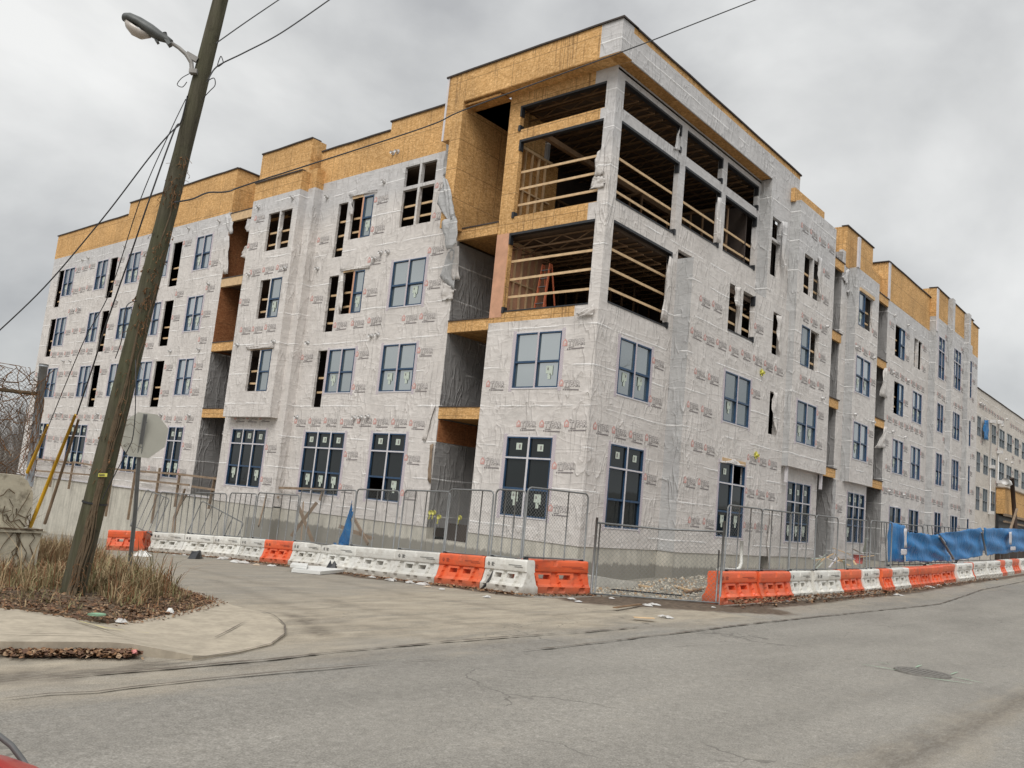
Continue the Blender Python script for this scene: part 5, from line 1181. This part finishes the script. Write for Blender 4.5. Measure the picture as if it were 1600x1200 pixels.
# ================================================================== block wall, chain link fence, woods at the left edge
BW = simple('stuccoed_block', (.50, .46, .36), .9, 0, .2, 1.5, .01, dirt=((.12, .10, .07), .9))
mb = MB(); x1 = -16.62
mb.box(-27, x1 + .02, 0, .55, -.6, .80); mb.box(-27, x1 + .09, -.05, .6, .80, .84)
lo_ = mb.build('block_wall', BW); tag(lo_, 'stuccoed block wall with a ledge and clinging ivy stems at the left edge', 'wall')
mb = MB(); vs = [(-27, .845), (-16.79, .845), (-16.70, 1.2), (-16.74, 1.5), (-16.86, 1.70), (-17.0, 1.79), (-27, 1.80)]
mb.add([(a, .32, z) for a, z in vs] + [(a, .7, z) for a, z in vs], [tuple(range(7)), tuple(range(13, 6, -1))] + [(k, (k + 1) % 7, 7 + (k + 1) % 7, 7 + k) for k in range(7)])
mb.build('upper_course', BW, lo_)
mb = MB()
for k in range(16):
    x_ = uni(-18.4, -16.65); z_ = -.2; P_ = []; y_ = -.02
    while z_ < uni(.9, 1.8) and len(P_) < 14:
        P_.append(Vector((min(x_, -16.66), -.015 if z_ < .86 else .30, z_ + (.0 if z_ < .86 else 0)))); z_ += .13; x_ += uni(-.10, .10)
    if len(P_) > 2: mb.tube(P_, [uni(.006, .016) * (1 - .5 * i / len(P_)) for i in range(len(P_))], 4)
for k in range(5):
    x_ = uni(-18, -16.7); z_ = uni(.95, 1.7); P_ = []
    for j in range(9): P_.append(Vector((min(x_, -16.72), .30, min(z_, 1.78)))); x_ += uni(-.02, .14); z_ += uni(-.12, .08)
    mb.tube(P_, uni(.005, .011), 4)
for k in range(7):
    x_ = -17.6; z_ = .86; P_ = []
    for j in range(12): P_.append(Vector((x_, -.06, z_ + uni(-.012, .012)))); x_ += .09
    mb.tube(P_, .009, 4)
mb.build('ivy_stems', VINE, lo_)
CF = empty('chain_link_fence', ony(45, 742, .75), 'vine covered chain link fence with a round steel end post above the block wall', 'fence')
mb = MB(); a, b = ony(45, 760, .75), ony(68, 573, .75); mb.tube([a, b], .075, 12); mb.tube([b, b + Vector((0, 0, .05))], .085, 12); adopt(mb.build('end_post', simple('painted_steel_post', (.27, .285, .30), .55, .3, .2, 4.)), CF)
mb = MB(); mb.tube([ony(55, 615, .75), ony(-150, 592, .75)], .035, 8); adopt(mb.build('top_rail', VINE), CF)
mb = MB(); s_ = .075; X0 = a.x - .08; X1 = X0 - 3.4; zlo, zhi = 1.82, 3.72
k = 0.
while k < 3.4 + 1.9:
    for sg in (0, 1):
        u0, z0 = (k, 0) if k < 3.4 else (3.4, k - 3.4); u1, z1 = (0, k) if k < 1.9 else (k - 1.9, 1.9)
        if sg: u0, u1 = 3.4 - u0, 3.4 - u1
        mb.bar((X0 - u0, .75, zlo + z0), (X0 - u1, .75, zlo + z1), .005, .005)
    k += s_
adopt(mb.build('wire_mesh', STEEL), CF)
mb = MB()
for k in range(130):
    v = Vector((X0 - uni(0, 1.6), .74 + uni(-.05, .05), zlo + uni(.9, 1.9) if rnd() < .75 else zlo + uni(0, 1.9))); P_ = [v]
    dd = Vector((uni(-1, 1), 0, uni(-.5, .5))).normalized()
    for j in range(7): dd = (dd + Vector((uni(-.6, .6), uni(-.2, .2), uni(-.5, .5)))).normalized(); v = v + dd * .09; v.x = min(v.x, X0 + .06); v.z = min(v.z, 3.78); P_.append(v.copy())
    mb.tube(P_, uni(.004, .010), 3)
for k in range(26):
    v = Vector((X0 + uni(-.05, .05), .70, zlo + uni(.4, 1.8))); P_ = [v]
    for j in range(8): v = v + Vector((uni(-.06, .05), uni(-.04, .02), uni(-.16, -.02))); P_.append(v.copy())
    mb.tube(P_, .006, 3)
adopt(mb.build('vines', VINE2), CF)

BARK = simple('bare_tree_bark', (.16, .125, .10), .95, 0, .3, 3.)
def tree_mesh(H_, seed, depth=5, spread=.5, r0=.16):
    rs = random.Random(seed); tr = MB(); cr_ = MB()
    def grow(mb, p_, d_, L_, r_, lev):
        P_ = [p_]; n = 4
        for i in range(n):
            d_ = (d_ + Vector((rs.uniform(-.18, .18), rs.uniform(-.18, .18), rs.uniform(-.02, .14)))).normalized(); P_.append(P_[-1] + d_ * L_ / n)
        mb.tube(P_, [r_ * (1 - .45 * i / n) for i in range(n + 1)], 5 if lev < 2 else 3, cap=False)
        if lev >= depth: return
        for k in range(rs.randint(3, 4) if lev else 6):
            t_ = rs.uniform(.35, 1.) if lev else rs.uniform(.3, 1.); i = min(int(t_ * n), n - 1); q_ = P_[i].lerp(P_[i + 1], t_ * n - i)
            nd = (d_ + Vector((rs.uniform(-1, 1), rs.uniform(-1, 1), rs.uniform(-.3, .7))) * (spread + .25)).normalized()
            grow(cr_, q_, nd, L_ * rs.uniform(.5, .72), max(.006, r_ * .5), lev + 1)
    grow(tr, Vector((0, 0, -.3)), Vector((0, 0, 1)), H_ * .5, r0, 0)
    return tr, cr_
protos = []
for k in range(3):
    tr, cr_ = tree_mesh(9, 11 + k, 5, .55); a = tr.build('bare_tree', BARK); b = cr_.build('crown', BARK, a); a['category'] = 'tree'; protos.append((a, b, []))
ut = [0, 0, 0]
def plant(k, x_, y_, s_, rz, label, group):
    a, b, _ = protos[k]
    if ut[k]: a2 = a.copy(); col.objects.link(a2); b2 = b.copy(); col.objects.link(b2); b2.parent = a2
    else: a2 = a
    ut[k] += 1; a2.location = (x_, y_, g(x_, y_)); a2.rotation_euler = (0, 0, rz); a2.scale = (s_, s_, s_); a2['label'] = label; a2['group'] = group
GWD = 'bare trees beyond the chain link fence'
for i, (px_, d_, s_, lb_) in enumerate(((-14, 62, .82, 'leftmost bare tree at the photo edge behind the vine covered fence'), (4, 72, .9, 'bare tree seen through the left part of the wire mesh'), (17, 66, .70, 'small bare tree seen through the middle of the wire mesh'), (30, 78, .85, 'bare tree seen behind the mesh just left of the end post'), (40, 90, .8, 'distant bare tree closest to the building corner'), (-40, 70, 1.0, 'bare tree just outside the left edge behind the fence'))):
    P_ = atd(px_, 700, d_); plant(i % 3, P_.x, P_.y, s_, i * 1.3, lb_, GWD)
UB = simple('brown_brush', (.12, .075, .05), .95, 0, .5, .5)
mb = MB()
for k in range(9000):
    P_ = atd(uni(-160, 52), 735, uni(42, 100)); z0 = g(P_.x, P_.y) + uni(0, 5.6) * uni(.3, 1); v = Vector((P_.x, P_.y, z0)); d_ = Vector((uni(-1, 1), uni(-1, 1), uni(-.2, 1.2))).normalized() * uni(.5, 1.6); w_ = Vector((uni(-.03, .03), uni(-.03, .03), .015))
    mb.add([v, v + w_, v + d_], [(0, 1, 2)])
tag(mb.build('brushwood', UB), 'tangled brown brushwood filling the wood beyond the fence', 'brush', kind='stuff')
# trees across the road behind the viewer; the ground floor glass mirrors them
GBT = 'bare street trees across the main road'
for i, (x_, y_, s_) in enumerate(((-34, -34, 1.3), (-16, -40, 1.5), (-2, -36, 1.3), (14, -38, 1.6), (30, -34, 1.4), (48, -37, 1.5), (-48, -20, 1.4), (-50, -4, 1.3), (-46, 14, 1.5))):
    plant(i % 3, x_, y_, s_ * 1.7, i * 2.1, 'bare tree standing across the road behind the viewer, %s of its row' % ORD[i], GBT)

# ================================================================== weeds, leaves, litter, rubble
def pinpoly(x, y, P_):
    c_ = False; j = len(P_) - 1
    for i in range(len(P_)):
        if (P_[i][1] > y) != (P_[j][1] > y) and x < (P_[j][0] - P_[i][0]) * (y - P_[i][1]) / (P_[j][1] - P_[i][1]) + P_[i][0]: c_ = not c_
        j = i
    return c_
mound = [(-27., -1.6), (-20.5, -2.6), (-18.5, -3.7), (-17.5, -4.75), (-16.6, -4.3), (-15.6, -3.6), (-14.7, -2.8), (-14.1, -1.2), (-13.4, 1.5), (-11.6, 5.6), (-9.5, 11.5), (-7.6, 20.), (-7, 32), (-16, 32), (-16.3, .6), (-16.5, 0), (-27, 0)]
def edged(x, y): return min(segdist(x, y, a, b)[0] for a, b in zip(mound, mound[1:] + mound[:1]))
def mh(x, y): return .03 + .13 * sstep(17.0, 18.3, -x) * (1 if y < 0 else 0) + .16 * sstep(0, 1.1, edged(x, y)) + .05 * nz(x, y, 1.7)* sstep(0, .5, edged(x, y))
EARTH = simple('leaf_covered_earth', (.115, .078, .048), .95, 0, .45, 7., .02)
ms_o = sheet('verge', mound, mh, EARTH, .3, True); ms_o['kind'] = 'structure'
def strawmat(nm, c0): return simple(nm, c0, .85, 0, .3, 2.)
STR = [strawmat('straw_a', (.36, .265, .15)), strawmat('straw_b', (.23, .165, .085)), strawmat('straw_c', (.20, .185, .085)), strawmat('straw_d', (.22, .10, .045))]
mb = MB()
def tuft(x, y, n, h0, mi=None, lean=.6):
    z = g(x, y) + mh(x, y)
    for k in range(n):
        a = uni(0, 6.28); L_ = h0 * uni(.45, 1.2); bx_, by_ = x + uni(-.12, .12), y + uni(-.12, .12); dx, dy = math.cos(a), math.sin(a); ln = uni(.1, lean); w_ = uni(.004, .010)
        p0 = Vector((bx_, by_, z - .03)); p1 = p0 + Vector((dx * ln * L_ * .35, dy * ln * L_ * .35, L_ * .6)); p2 = p0 + Vector((dx * ln * L_, dy * ln * L_, L_ * (.95 - .5 * ln * rnd())))
        sd = Vector((-dy, dx, 0)) * w_; m_ = random.choice((0, 0, 1, 1, 2, 2, 3)) if mi is None else mi
        mb.add([p0 - sd, p0 + sd, p1 + sd * .8, p1 - sd * .8, p2], [(0, 1, 2, 3), (3, 2, 4)], m_)
k = 0
while k < 1500:
    x, y = uni(-19, -6.5), uni(-4.6, 30)
    if rnd() < sstep(2, 16, y) * .8: continue
    if not pinpoly(x, y, mound): continue
    e_ = edged(x, y); k += 1
    if y < .5 and e_ < .45 and rnd() < .85: continue
    if x < -18.2 and rnd() < .8: continue
    if abs(x + 17.35) < .55 and -4.6 < y < -2.75: continue
    h_ = .42 * sstep(.1, 1.4, e_) + .14; h_ = min(h_, .55) * uni(.5, 1.25); tuft(x, y, 17, h_, None, 1.2)
for k in range(260):
    x, y = uni(-18, -13.4), uni(-3.4, 5)
    if pinpoly(x, y, mound) and edged(x, y) > .5 and abs(x + 17.35) > .6: tuft(x, y, 7, uni(.45, .95), random.choice((0, 1, 2, 3)), 1.3)
for k in range(420):
    x, y = uni(-20, -13.6), uni(-5, 1)
    if pinpoly(x, y, mound) and edged(x, y) > .12: tuft(x, y, 5, uni(.06, .2), random.choice((0, 1, 2, 3)), 1.5)
for k in range(160): tuft(uni(-16.5, -15.3), uni(.3, 2.2), 12, .95, random.choice((0, 3, 1)), .35)
for k in range(60): tuft(uni(-17.6, -16.3), uni(-1.2, -.1), 12, .55, random.choice((0, 3, 1, 3)), .9)
tag(mb.build('dry_grass', STR), 'tall dry straw coloured grass and weeds around the pole and sign', 'grass', kind='stuff')
LEAF = [simple('dead_leaf_a', (.20, .105, .05), .9, 0, .3, 9.), simple('dead_leaf_b', (.115, .06, .035), .9, 0, .3, 9.), simple('dead_leaf_c', (.30, .20, .12), .9, 0, .3, 9.)]
def leaves(name, fn, n, label, sz=.035):
    mb = MB()
    for k in range(n):
        r = fn()
        if r is None: continue
        x, y, z = r; a = uni(0, 6.28); s_ = sz * uni(.4, 1.0) * (1.7 if rnd() < .12 else 1); u = Vector((math.cos(a), math.sin(a), uni(-.5, .5))) * s_; v = Vector((-math.sin(a), math.cos(a), uni(-.6, .6))) * s_ * .6; c_ = Vector((x, y, z + uni(.004, .03)))
        mb.add([c_ - u, c_ - v * .9, c_ + u * .4 - v, c_ + u, c_ + v + u * .2, c_ - u * .3 + v], [(0, 1, 2, 3, 4, 5)], random.choice((0, 0, 1, 1, 2)))
    return tag(mb.build(name, LEAF), label, 'leaves', kind='stuff')
def f1():
    for _ in range(20):
        x, y = uni(-19.5, -13.2), uni(-5.4, 1.5); e_ = edged(x, y); ins = pinpoly(x, y, mound)
        if ins and e_ < 1.1 and rnd() < 1 - e_ * .6: return x, y, g(x, y) + mh(x, y)
        if not ins and e_ < .25 and rnd() < .35 and pinpoly(x, y, swp): return x, y, g(x, y) + swh(x, y)
leaves('fallen_leaves', f1, 13000, 'brown fallen leaves along the edge of the weedy verge', .027)
kb = [(-23.5, -4.75), (swp[2][0], swp[2][1]), (swp[3][0], swp[3][1]), (swp[4][0], swp[4][1])]
def f2():
    t_ = uni(0, 3); i = min(int(t_), 2); k_ = t_ - i; a, b = kb[i], kb[i + 1]; x = a[0] + (b[0] - a[0]) * k_; y = a[1] + (b[1] - a[1]) * k_ - .04 - abs(random.gauss(0, .11)); return x, y, g(x, y) + .02 + uni(0, .04)
leaves('gutter_leaves', f2, 5000, 'brown dead leaves heaped in the gutter under the kerb', .032)
def f3():
    if rnd() < .45:
        x = uni(-1.2, 14) if rnd() < .75 else uni(14, 30); y = -5.85 - abs(random.gauss(0, .22)) ; return x, y, g(x, y) + .02 + max(0, .12 * (1 - abs(y + 5.9) / .4)) * (1 if x < 12 else .2)
    i = random.randint(0, len(LPATH) - 4); a, b = LPATH[i], LPATH[i + 1]; t_ = rnd(); x = a[0] + (b[0] - a[0]) * t_ - abs(random.gauss(0, .22)) * (1 if i else .3); y = a[1] + (b[1] - a[1]) * t_ - (abs(random.gauss(0, .2)) if i == 0 else .0); return x, y, g(x, y) + .015
leaves('barrier_leaves', f3, 6000, 'brown leaf litter and mud along the foot of the barriers', .05)
# rubble
RUB = [simple('rubble_a', (.36, .34, .29), .9, 0, .3, 5.), simple('rubble_b', (.22, .205, .17), .9, 0, .3, 5.), simple('rubble_c', (.50, .45, .36), .9, 0, .3, 5.), simple('rubble_d', (.34, .22, .12), .9, 0, .3, 5.)]
mb = MB()
for k in range(9000):
    if rnd() < .62:
        x, y = uni(-4.2, 9), uni(-5.6, -.6)
        if (x + 3.6) * .95 + (y + 3.1) < .15: continue
    elif rnd() < .5: x, y = uni(9, 30), uni(-5.2, -.9)
    else: x, y = uni(-3.6, -.3), uni(-3, 16)
    s_ = uni(.02, .07) * (1.6 if rnd() < .05 else 1); z = g(x, y) + .01 + (.10 * max(0, nz(x, y, .5) + .3) if x > 0 else 0); c_ = Vector((x, y, z))
    vs = [c_ + Vector((uni(.5, 1) * a, uni(.5, 1) * b, uni(.2, .7) * c__)) * s_ for a, b, c__ in ((1, 0, 0), (0, 1, 0), (-1, 0, 0), (0, -1, 0), (0, 0, 1.2), (0, 0, -.5))]
    mb.add(vs, [(0, 1, 4), (1, 2, 4), (2, 3, 4), (3, 0, 4), (1, 0, 5), (2, 1, 5), (3, 2, 5), (0, 3, 5)], random.choice((0, 0, 1, 1, 2, 3)))
tag(mb.build('rubble', RUB), 'grey broken stone and gravel strewn over the site yard behind the gate', 'rubble', kind='stuff')
PL = [((905,), 0)]
def board(a, b, w_, h_, mat, lb_, nm='scrap_board', grp='scrap boards in the yard', dz=.06):
    A, B_ = ong(*a), ong(*b); A.z += dz; B_.z += dz * 1.3; mb = MB(); mb.bar(A, B_, w_, h_); tag(mb.build(nm, mat), lb_, 'board', grp)
board((968, 904), (1020, 899), .14, .04, PINE, 'long tan board lying by the foundation behind the gate')
board((993, 917), (1012, 921), .25, .05, PINE, 'short tan board in the middle of the rubble'); board((1055, 919), (1078, 927), .16, .05, PINE, 'tan board on the rubble left of the stone heap'); board((1070, 928), (1100, 924), .14, .05, PINEI, 'brown board lying flat near the right side of the gate')
board((955, 924), (1065, 935), .05, .04, BLACKM, 'long thin black pipe lying across the rubble near the gate bottom', 'black_pipe', None)
board((1000, 948), (960, 955), .10, .02, PINEI, 'thin brown strip of wood lying outside the gate'); board((990, 969), (1022, 972), .16, .01, PINE, 'flat tan scrap lying on the road before the gate')
A = ong(948, 917); mb = MB(); mb.add([A + Vector(v) for v in ((-.9, .1, 0), (.5, -.9, 0), (.85, -.5, 0), (-.5, .5, 0), (-.85, .12, .33), (.42, -.84, .26), (.8, -.48, .2), (-.45, .45, .33))], [(0, 1, 5, 4), (1, 2, 6, 5), (2, 3, 7, 6), (3, 0, 4, 7), (4, 5, 6, 7)]); tag(mb.build('concrete_chunk', CONCP), 'broken concrete slab lying by the gate beside the corner barrier', 'concrete')
for i in range(20):
    px_, py_ = 1285 + i * 3.4, uni(862, 884) ; A = ony(px_, py_, -2.2 + uni(-.6, .6)); d_ = Vector((uni(-1, 1), uni(-.5, .5), uni(-.5, .2))).normalized() * uni(.4, 1.1); mb = MB(); mb.bar(A, A + d_, uni(.06, .14), .025)
    tag(mb.build('scrap_board', random.choice((TAPEW, PINE, TAPEW, PINEW, PAPER))), '%s scrap board in the debris heap behind the bare fence panels, %s from the left' % (random.choice(('thin', 'short', 'narrow')), (ORD2 + ['x'])[i]), 'board', 'debris heap behind the right fence')
A = ony(1341, 872, -2.4); mb = MB(); mb.tube([A + Vector((0, 0, -.25)), A + Vector((0, 0, .15))], [.20, .24], 12); tag(mb.build('red_bucket', simple('red_bucket_plastic', (.50, .085, .07), .5)), 'faded red bucket on the debris heap behind the fence', 'bucket')
mb = MB(); mb.tube([ony(1159, 845, -1.1), ony(1158, 880, -1.1), ony(1155, 888, -1.15), ony(1148, 891, -1.3), ony(1122, 889, -1.6)], .07, 9); tag(mb.build('white_pipe', simple('white_pipe_plastic', (.72, .72, .68), .45, 0, .08)), 'white plastic pipe with an elbow at the foot of the wall behind the fence', 'pipe')
# litter
FOAM = simple('white_foam', (.66, .66, .64), .7, 0, .05, 3.); LIT = [simple('litter_white', (.50, .49, .47), .8, 0, .3, 20.), simple('litter_grey', (.5, .5, .5), .7), simple('litter_tan', (.45, .36, .27), .8)]
def slab(pp, th_, dz, mat, nm, lb_, cat):
    P_ = [ong(*v) for v in pp]; n = len(P_); mb = MB(); zz = [v + Vector((0, 0, dz)) for v in P_]
    mb.add(zz + [v + Vector((0, 0, th_)) for v in zz], [tuple(range(n, 2 * n))] + [(k, (k + 1) % n, n + (k + 1) % n, n + k) for k in range(n)]); return tag(mb.build(nm, mat), lb_, cat)
slab([(455, 895), (500, 899), (543, 895), (542, 890), (505, 890), (470, 889)], .10, .02, FOAM, 'foam_sheet', 'large flat white foam sheet lying at the foot of the white barriers', 'foam sheet')
slab([(452, 893), (478, 896), (480, 891), (456, 889)], .09, .13, FOAM, 'foam_sheet', 'smaller white foam piece lying on the left end of the large sheet', 'foam sheet')
def crump(px_, py_, s_, mat, nm, lb_, cat='litter', grp='litter along the barriers', dz=.02, fl=.5):
    A = ong(px_, py_); mb = MB(); vs = []; n = 9
    for k in range(n): a = k * 2 * math.pi / n; vs.append(A + Vector((math.cos(a) * s_ * uni(.35, 1.3), math.sin(a) * s_ * uni(.35, 1.3), dz)))
    for k in range(n): a = k * 2 * math.pi / n; vs.append(A + Vector((math.cos(a) * s_ * uni(.2, .6), math.sin(a) * s_ * uni(.2, .6), dz + s_ * fl * uni(.5, 1.3))))
    mb.add(vs, [(k, (k + 1) % n, n + (k + 1) % n, n + k) for k in range(n)] + [tuple(range(n, 2 * n))]); o = mb.build(nm, mat); tag(o, lb_, cat, grp); return o
litn = [0, 0]
def litlab(px_, py_, s_, m_):
    k_ = 0 if px_ < 925 else 1; litn[k_] += 1
    return '%s %s scrap of litter %s, %s from the left' % ('small' if s_ < .16 else 'crumpled', ('white', 'grey', 'tan')[m_], ('on the side street by the barriers', 'by the gate or main road barriers')[k_], ORD2[litn[k_] - 1])
for px_, py_, s_, m_ in ((325,870,.22,0),(350,874,.35,0),(368,879,.3,0),(382,880,.25,0),(425,885,.2,0),(402,884,.2,2),(546,896,.2,0),(561,897,.25,0),(583,903,.15,0),(612,908,.22,0),(640,911,.2,0),(660,914,.22,0),(668,918,.12,2),(691,922,.12,0),(761,934,.14,0),(893,937,.12,0),(903,941,.10,1),(1011,947,.16,0),(1023,946,.16,0),(955,936,.10,0),(1040,966,.18,0),(1115,950,.08,0),(1195,938,.10,0),(1235,930,.15,0),(1229,940,.12,1),(1405,931,.22,0),(1450,918,.25,0),(1472,912,.3,0),(1464,915,.2,0),(288,868,.12,0),(272,868,.1,0)):
    crump(px_, py_, s_, LIT[m_], 'paper_scrap', litlab(px_, py_, s_, m_), fl=.22)
crump(220, 869, .42, FOAM, 'plastic_bag', 'white plastic bag beside the base of the sign post', 'bag', None)
crump(305, 873, .38, BLACKM, 'plastic_bag', 'dark bag lying in front of the white barriers on the left', 'bag', None, fl=.7)
crump(520, 893, .26, BLACKM, 'plastic_bag', 'small black bag behind the white foam sheet', 'bag', None, dz=.1, fl=.8)
crump(265, 961, .075, FOAM, 'paper_cup', 'crumpled white cup at the edge of the leaves on the pavement', 'litter', None, fl=.9, dz=.03)
crump(189, 977, .10, LIT[0], 'paper_scrap', 'crumpled pale paper on the leaves at the pavement edge', 'litter', None, fl=.4, dz=.05)
crump(172, 942, .10, simple('red_wrapper', (.42, .05, .04), .6), 'snack_wrapper', 'red and white wrapper lying in the weeds right of the pole', 'litter', None, fl=.6, dz=.14)
crump(208, 1029, .06, simple('pink_wrapper', (.66, .25, .23), .6), 'crushed_can', 'crushed pink and white can on the gutter leaves', 'litter', None, fl=.6, dz=.06)
A = ong(148, 981) + Vector((0, 0, .17)); mb = MB(); mb.tube([A, A + Vector((0, 0, .012))], .115, 16); tag(mb.build('round_lid', simple('green_plastic', (.20, .36, .23), .5)), 'round green plastic lid at the edge of the leaves on the pavement', 'lid')
A = ong(2, 944) + Vector((0, 0, .24)); ax_ = (RT * 1. - UP * .25 - fw * .2).normalized(); mb = MB(); mb.tube([A - ax_ * .07, A + ax_ * .10], [.055, .075], 14); o = tag(mb.build('drink_cup', simple('red_cup', (.50, .085, .06), .5)), 'red drink cup lying on its side at the left edge', 'cup')
mb = MB(); mb.tube([A + ax_ * .101, A + ax_ * .112], .078, 14); mb.build('lid', FOAM, o)
cable([atd(806, 883, 23.2), atd(790, 882, 23.), atd(775, 888, 22.9), atd(766, 902, 22.8), atd(758, 914, 22.7), atd(745, 926, 22.9), atd(732, 931, 23.1)], .028, 'black hose draped over a white barrier down to the ground', nm='black_hose')['category'] = 'hose'
# orange step ladder inside the third floor opening
LAD = simple('orange_fibreglass', (.55, .14, .06), .5, 0, .1)
def inX(px_, py_, X): return onx(px_, py_, X)
bz = 9.0; LO = empty('step_ladder', (1.2, 3.4, bz), 'orange step ladder standing inside the third floor corner opening', 'ladder')
for y0, nm_ in ((3.15, 'side_rail'), (3.6, 'side_rail')):
    mb = MB(); mb.bar((.9, y0, bz), (1.15, y0 + (.05 if y0 < 3.3 else -.05), bz + 2.2), .035, .09); adopt(mb.build(nm_, LAD), LO)
    mb = MB(); mb.bar((1.75, y0, bz), (1.25, y0 + (.05 if y0 < 3.3 else -.05), bz + 2.2), .03, .05); adopt(mb.build('rear_rail', LAD), LO)
for k in range(6):
    mb = MB(); z = bz + .3 + k * .33; x_ = .9 + .25 * (z - bz) / 2.2; mb.bar((x_, 3.17, z), (x_, 3.58, z), .09, .025); adopt(mb.build('tread', STEEL), LO)

# ================================================================== red car at the bottom left corner
mt, t, p = newmat('red_car_paint', (.46, .008, .012), .3, .0, .4); p.inputs['Coat Weight'].default_value = .25; p.inputs['Coat Roughness'].default_value = .05; CARP = mt
CARK = simple('grey_car_trim', (.10, .105, .105), .5, 0, .2)
CX, CY = -21.50, -13.46; CW = .92
CAR = empty('parked_car', (CX - 2.2, CY, g(CX, CY)), 'glossy red car cut off by the bottom left corner, only its edge showing', 'car')
def loft(secs, mat, name, parent=CAR, smooth=True):
    mb = MB(); n = len(secs[0]); vs = [v for s_ in secs for v in s_]
    fs = [(i * n + k, i * n + (k + 1) % n, (i + 1) * n + (k + 1) % n, (i + 1) * n + k) for i in range(len(secs) - 1) for k in range(n)]
    mb.add(vs, fs, 0, smooth); mb.add(secs[0], [tuple(range(n))]); mb.add(secs[-1], [tuple(range(n))]); return adopt(mb.build(name, mat), parent)
def sec(x, w_, zb, zt, sh=.78):
    return [Vector((CX + x, CY + a * w_, z + .05)) for a, z in ((-.95, zb), (-1, zb + .15), (-1, zb + (zt - zb) * sh), (-.93, zt - .035), (-.6, zt), (0, zt + .02), (.6, zt), (.93, zt - .035), (1, zb + (zt - zb) * sh), (1, zb + .15), (.95, zb))]
loft([sec(.02, .70, .35, .56), sec(-.06, .84, .25, .78), sec(-.16, .89, .2, .86), sec(-.35, .91, .2, .92), sec(-1., .92, .2, .98), sec(-1.6, .92, .2, 1.02), sec(-2.8, .92, .2, 1.05), sec(-3.9, .92, .2, 1.02), sec(-4.35, .88, .25, .9), sec(-4.45, .8, .35, .7)], CARP, 'body')
loft([sec(-1.5, .80, 1.0, 1.03), sec(-2.0, .74, 1.0, 1.38), sec(-2.4, .70, 1.0, 1.46), sec(-3.3, .70, 1.0, 1.46), sec(-3.9, .72, 1.0, 1.2), sec(-4.2, .76, .98, 1.02)], GLASSL, 'cabin_glass')
loft([sec(-2.1, .70, 1.40, 1.44), sec(-2.5, .68, 1.42, 1.50), sec(-3.2, .68, 1.42, 1.50), sec(-3.5, .68, 1.36, 1.42)], CARP, 'roof')
mb = MB(); mb.tube([atd(-60, 1108, 3.66), atd(0, 1151, 3.66), atd(18, 1165, 3.65), atd(34, 1186, 3.64), atd(48, 1208, 3.62)], .013, 8); adopt(mb.build('trim_strip', CARK), CAR)
for x_ in (-.85, -3.55):
    for s_ in (-1, 1):
        mb = MB(); c_ = Vector((CX + x_, CY + s_ * .80, .32 + g(CX, CY))); mb.tube([c_ - Vector((0, .11, 0)), c_ + Vector((0, .11, 0))], .32, 22); w_ = adopt(mb.build('wheel', CARK), CAR)
        mb = MB(); mb.tube([c_ - Vector((0, .12, 0)), c_ + Vector((0, .12, 0))], .2, 16); r_ = mb.build('rim', STEEL); r_.parent = w_; r_.matrix_parent_inverse = w_.matrix_world.inverted()
for s_ in (-1, 1):
    mb = MB(); mb.tube([Vector((CX - .02, CY + s_ * .62, .66)), Vector((CX - .20, CY + s_ * .80, .74))], [.07, .10], 10); adopt(mb.build('headlight', LENS), CAR)
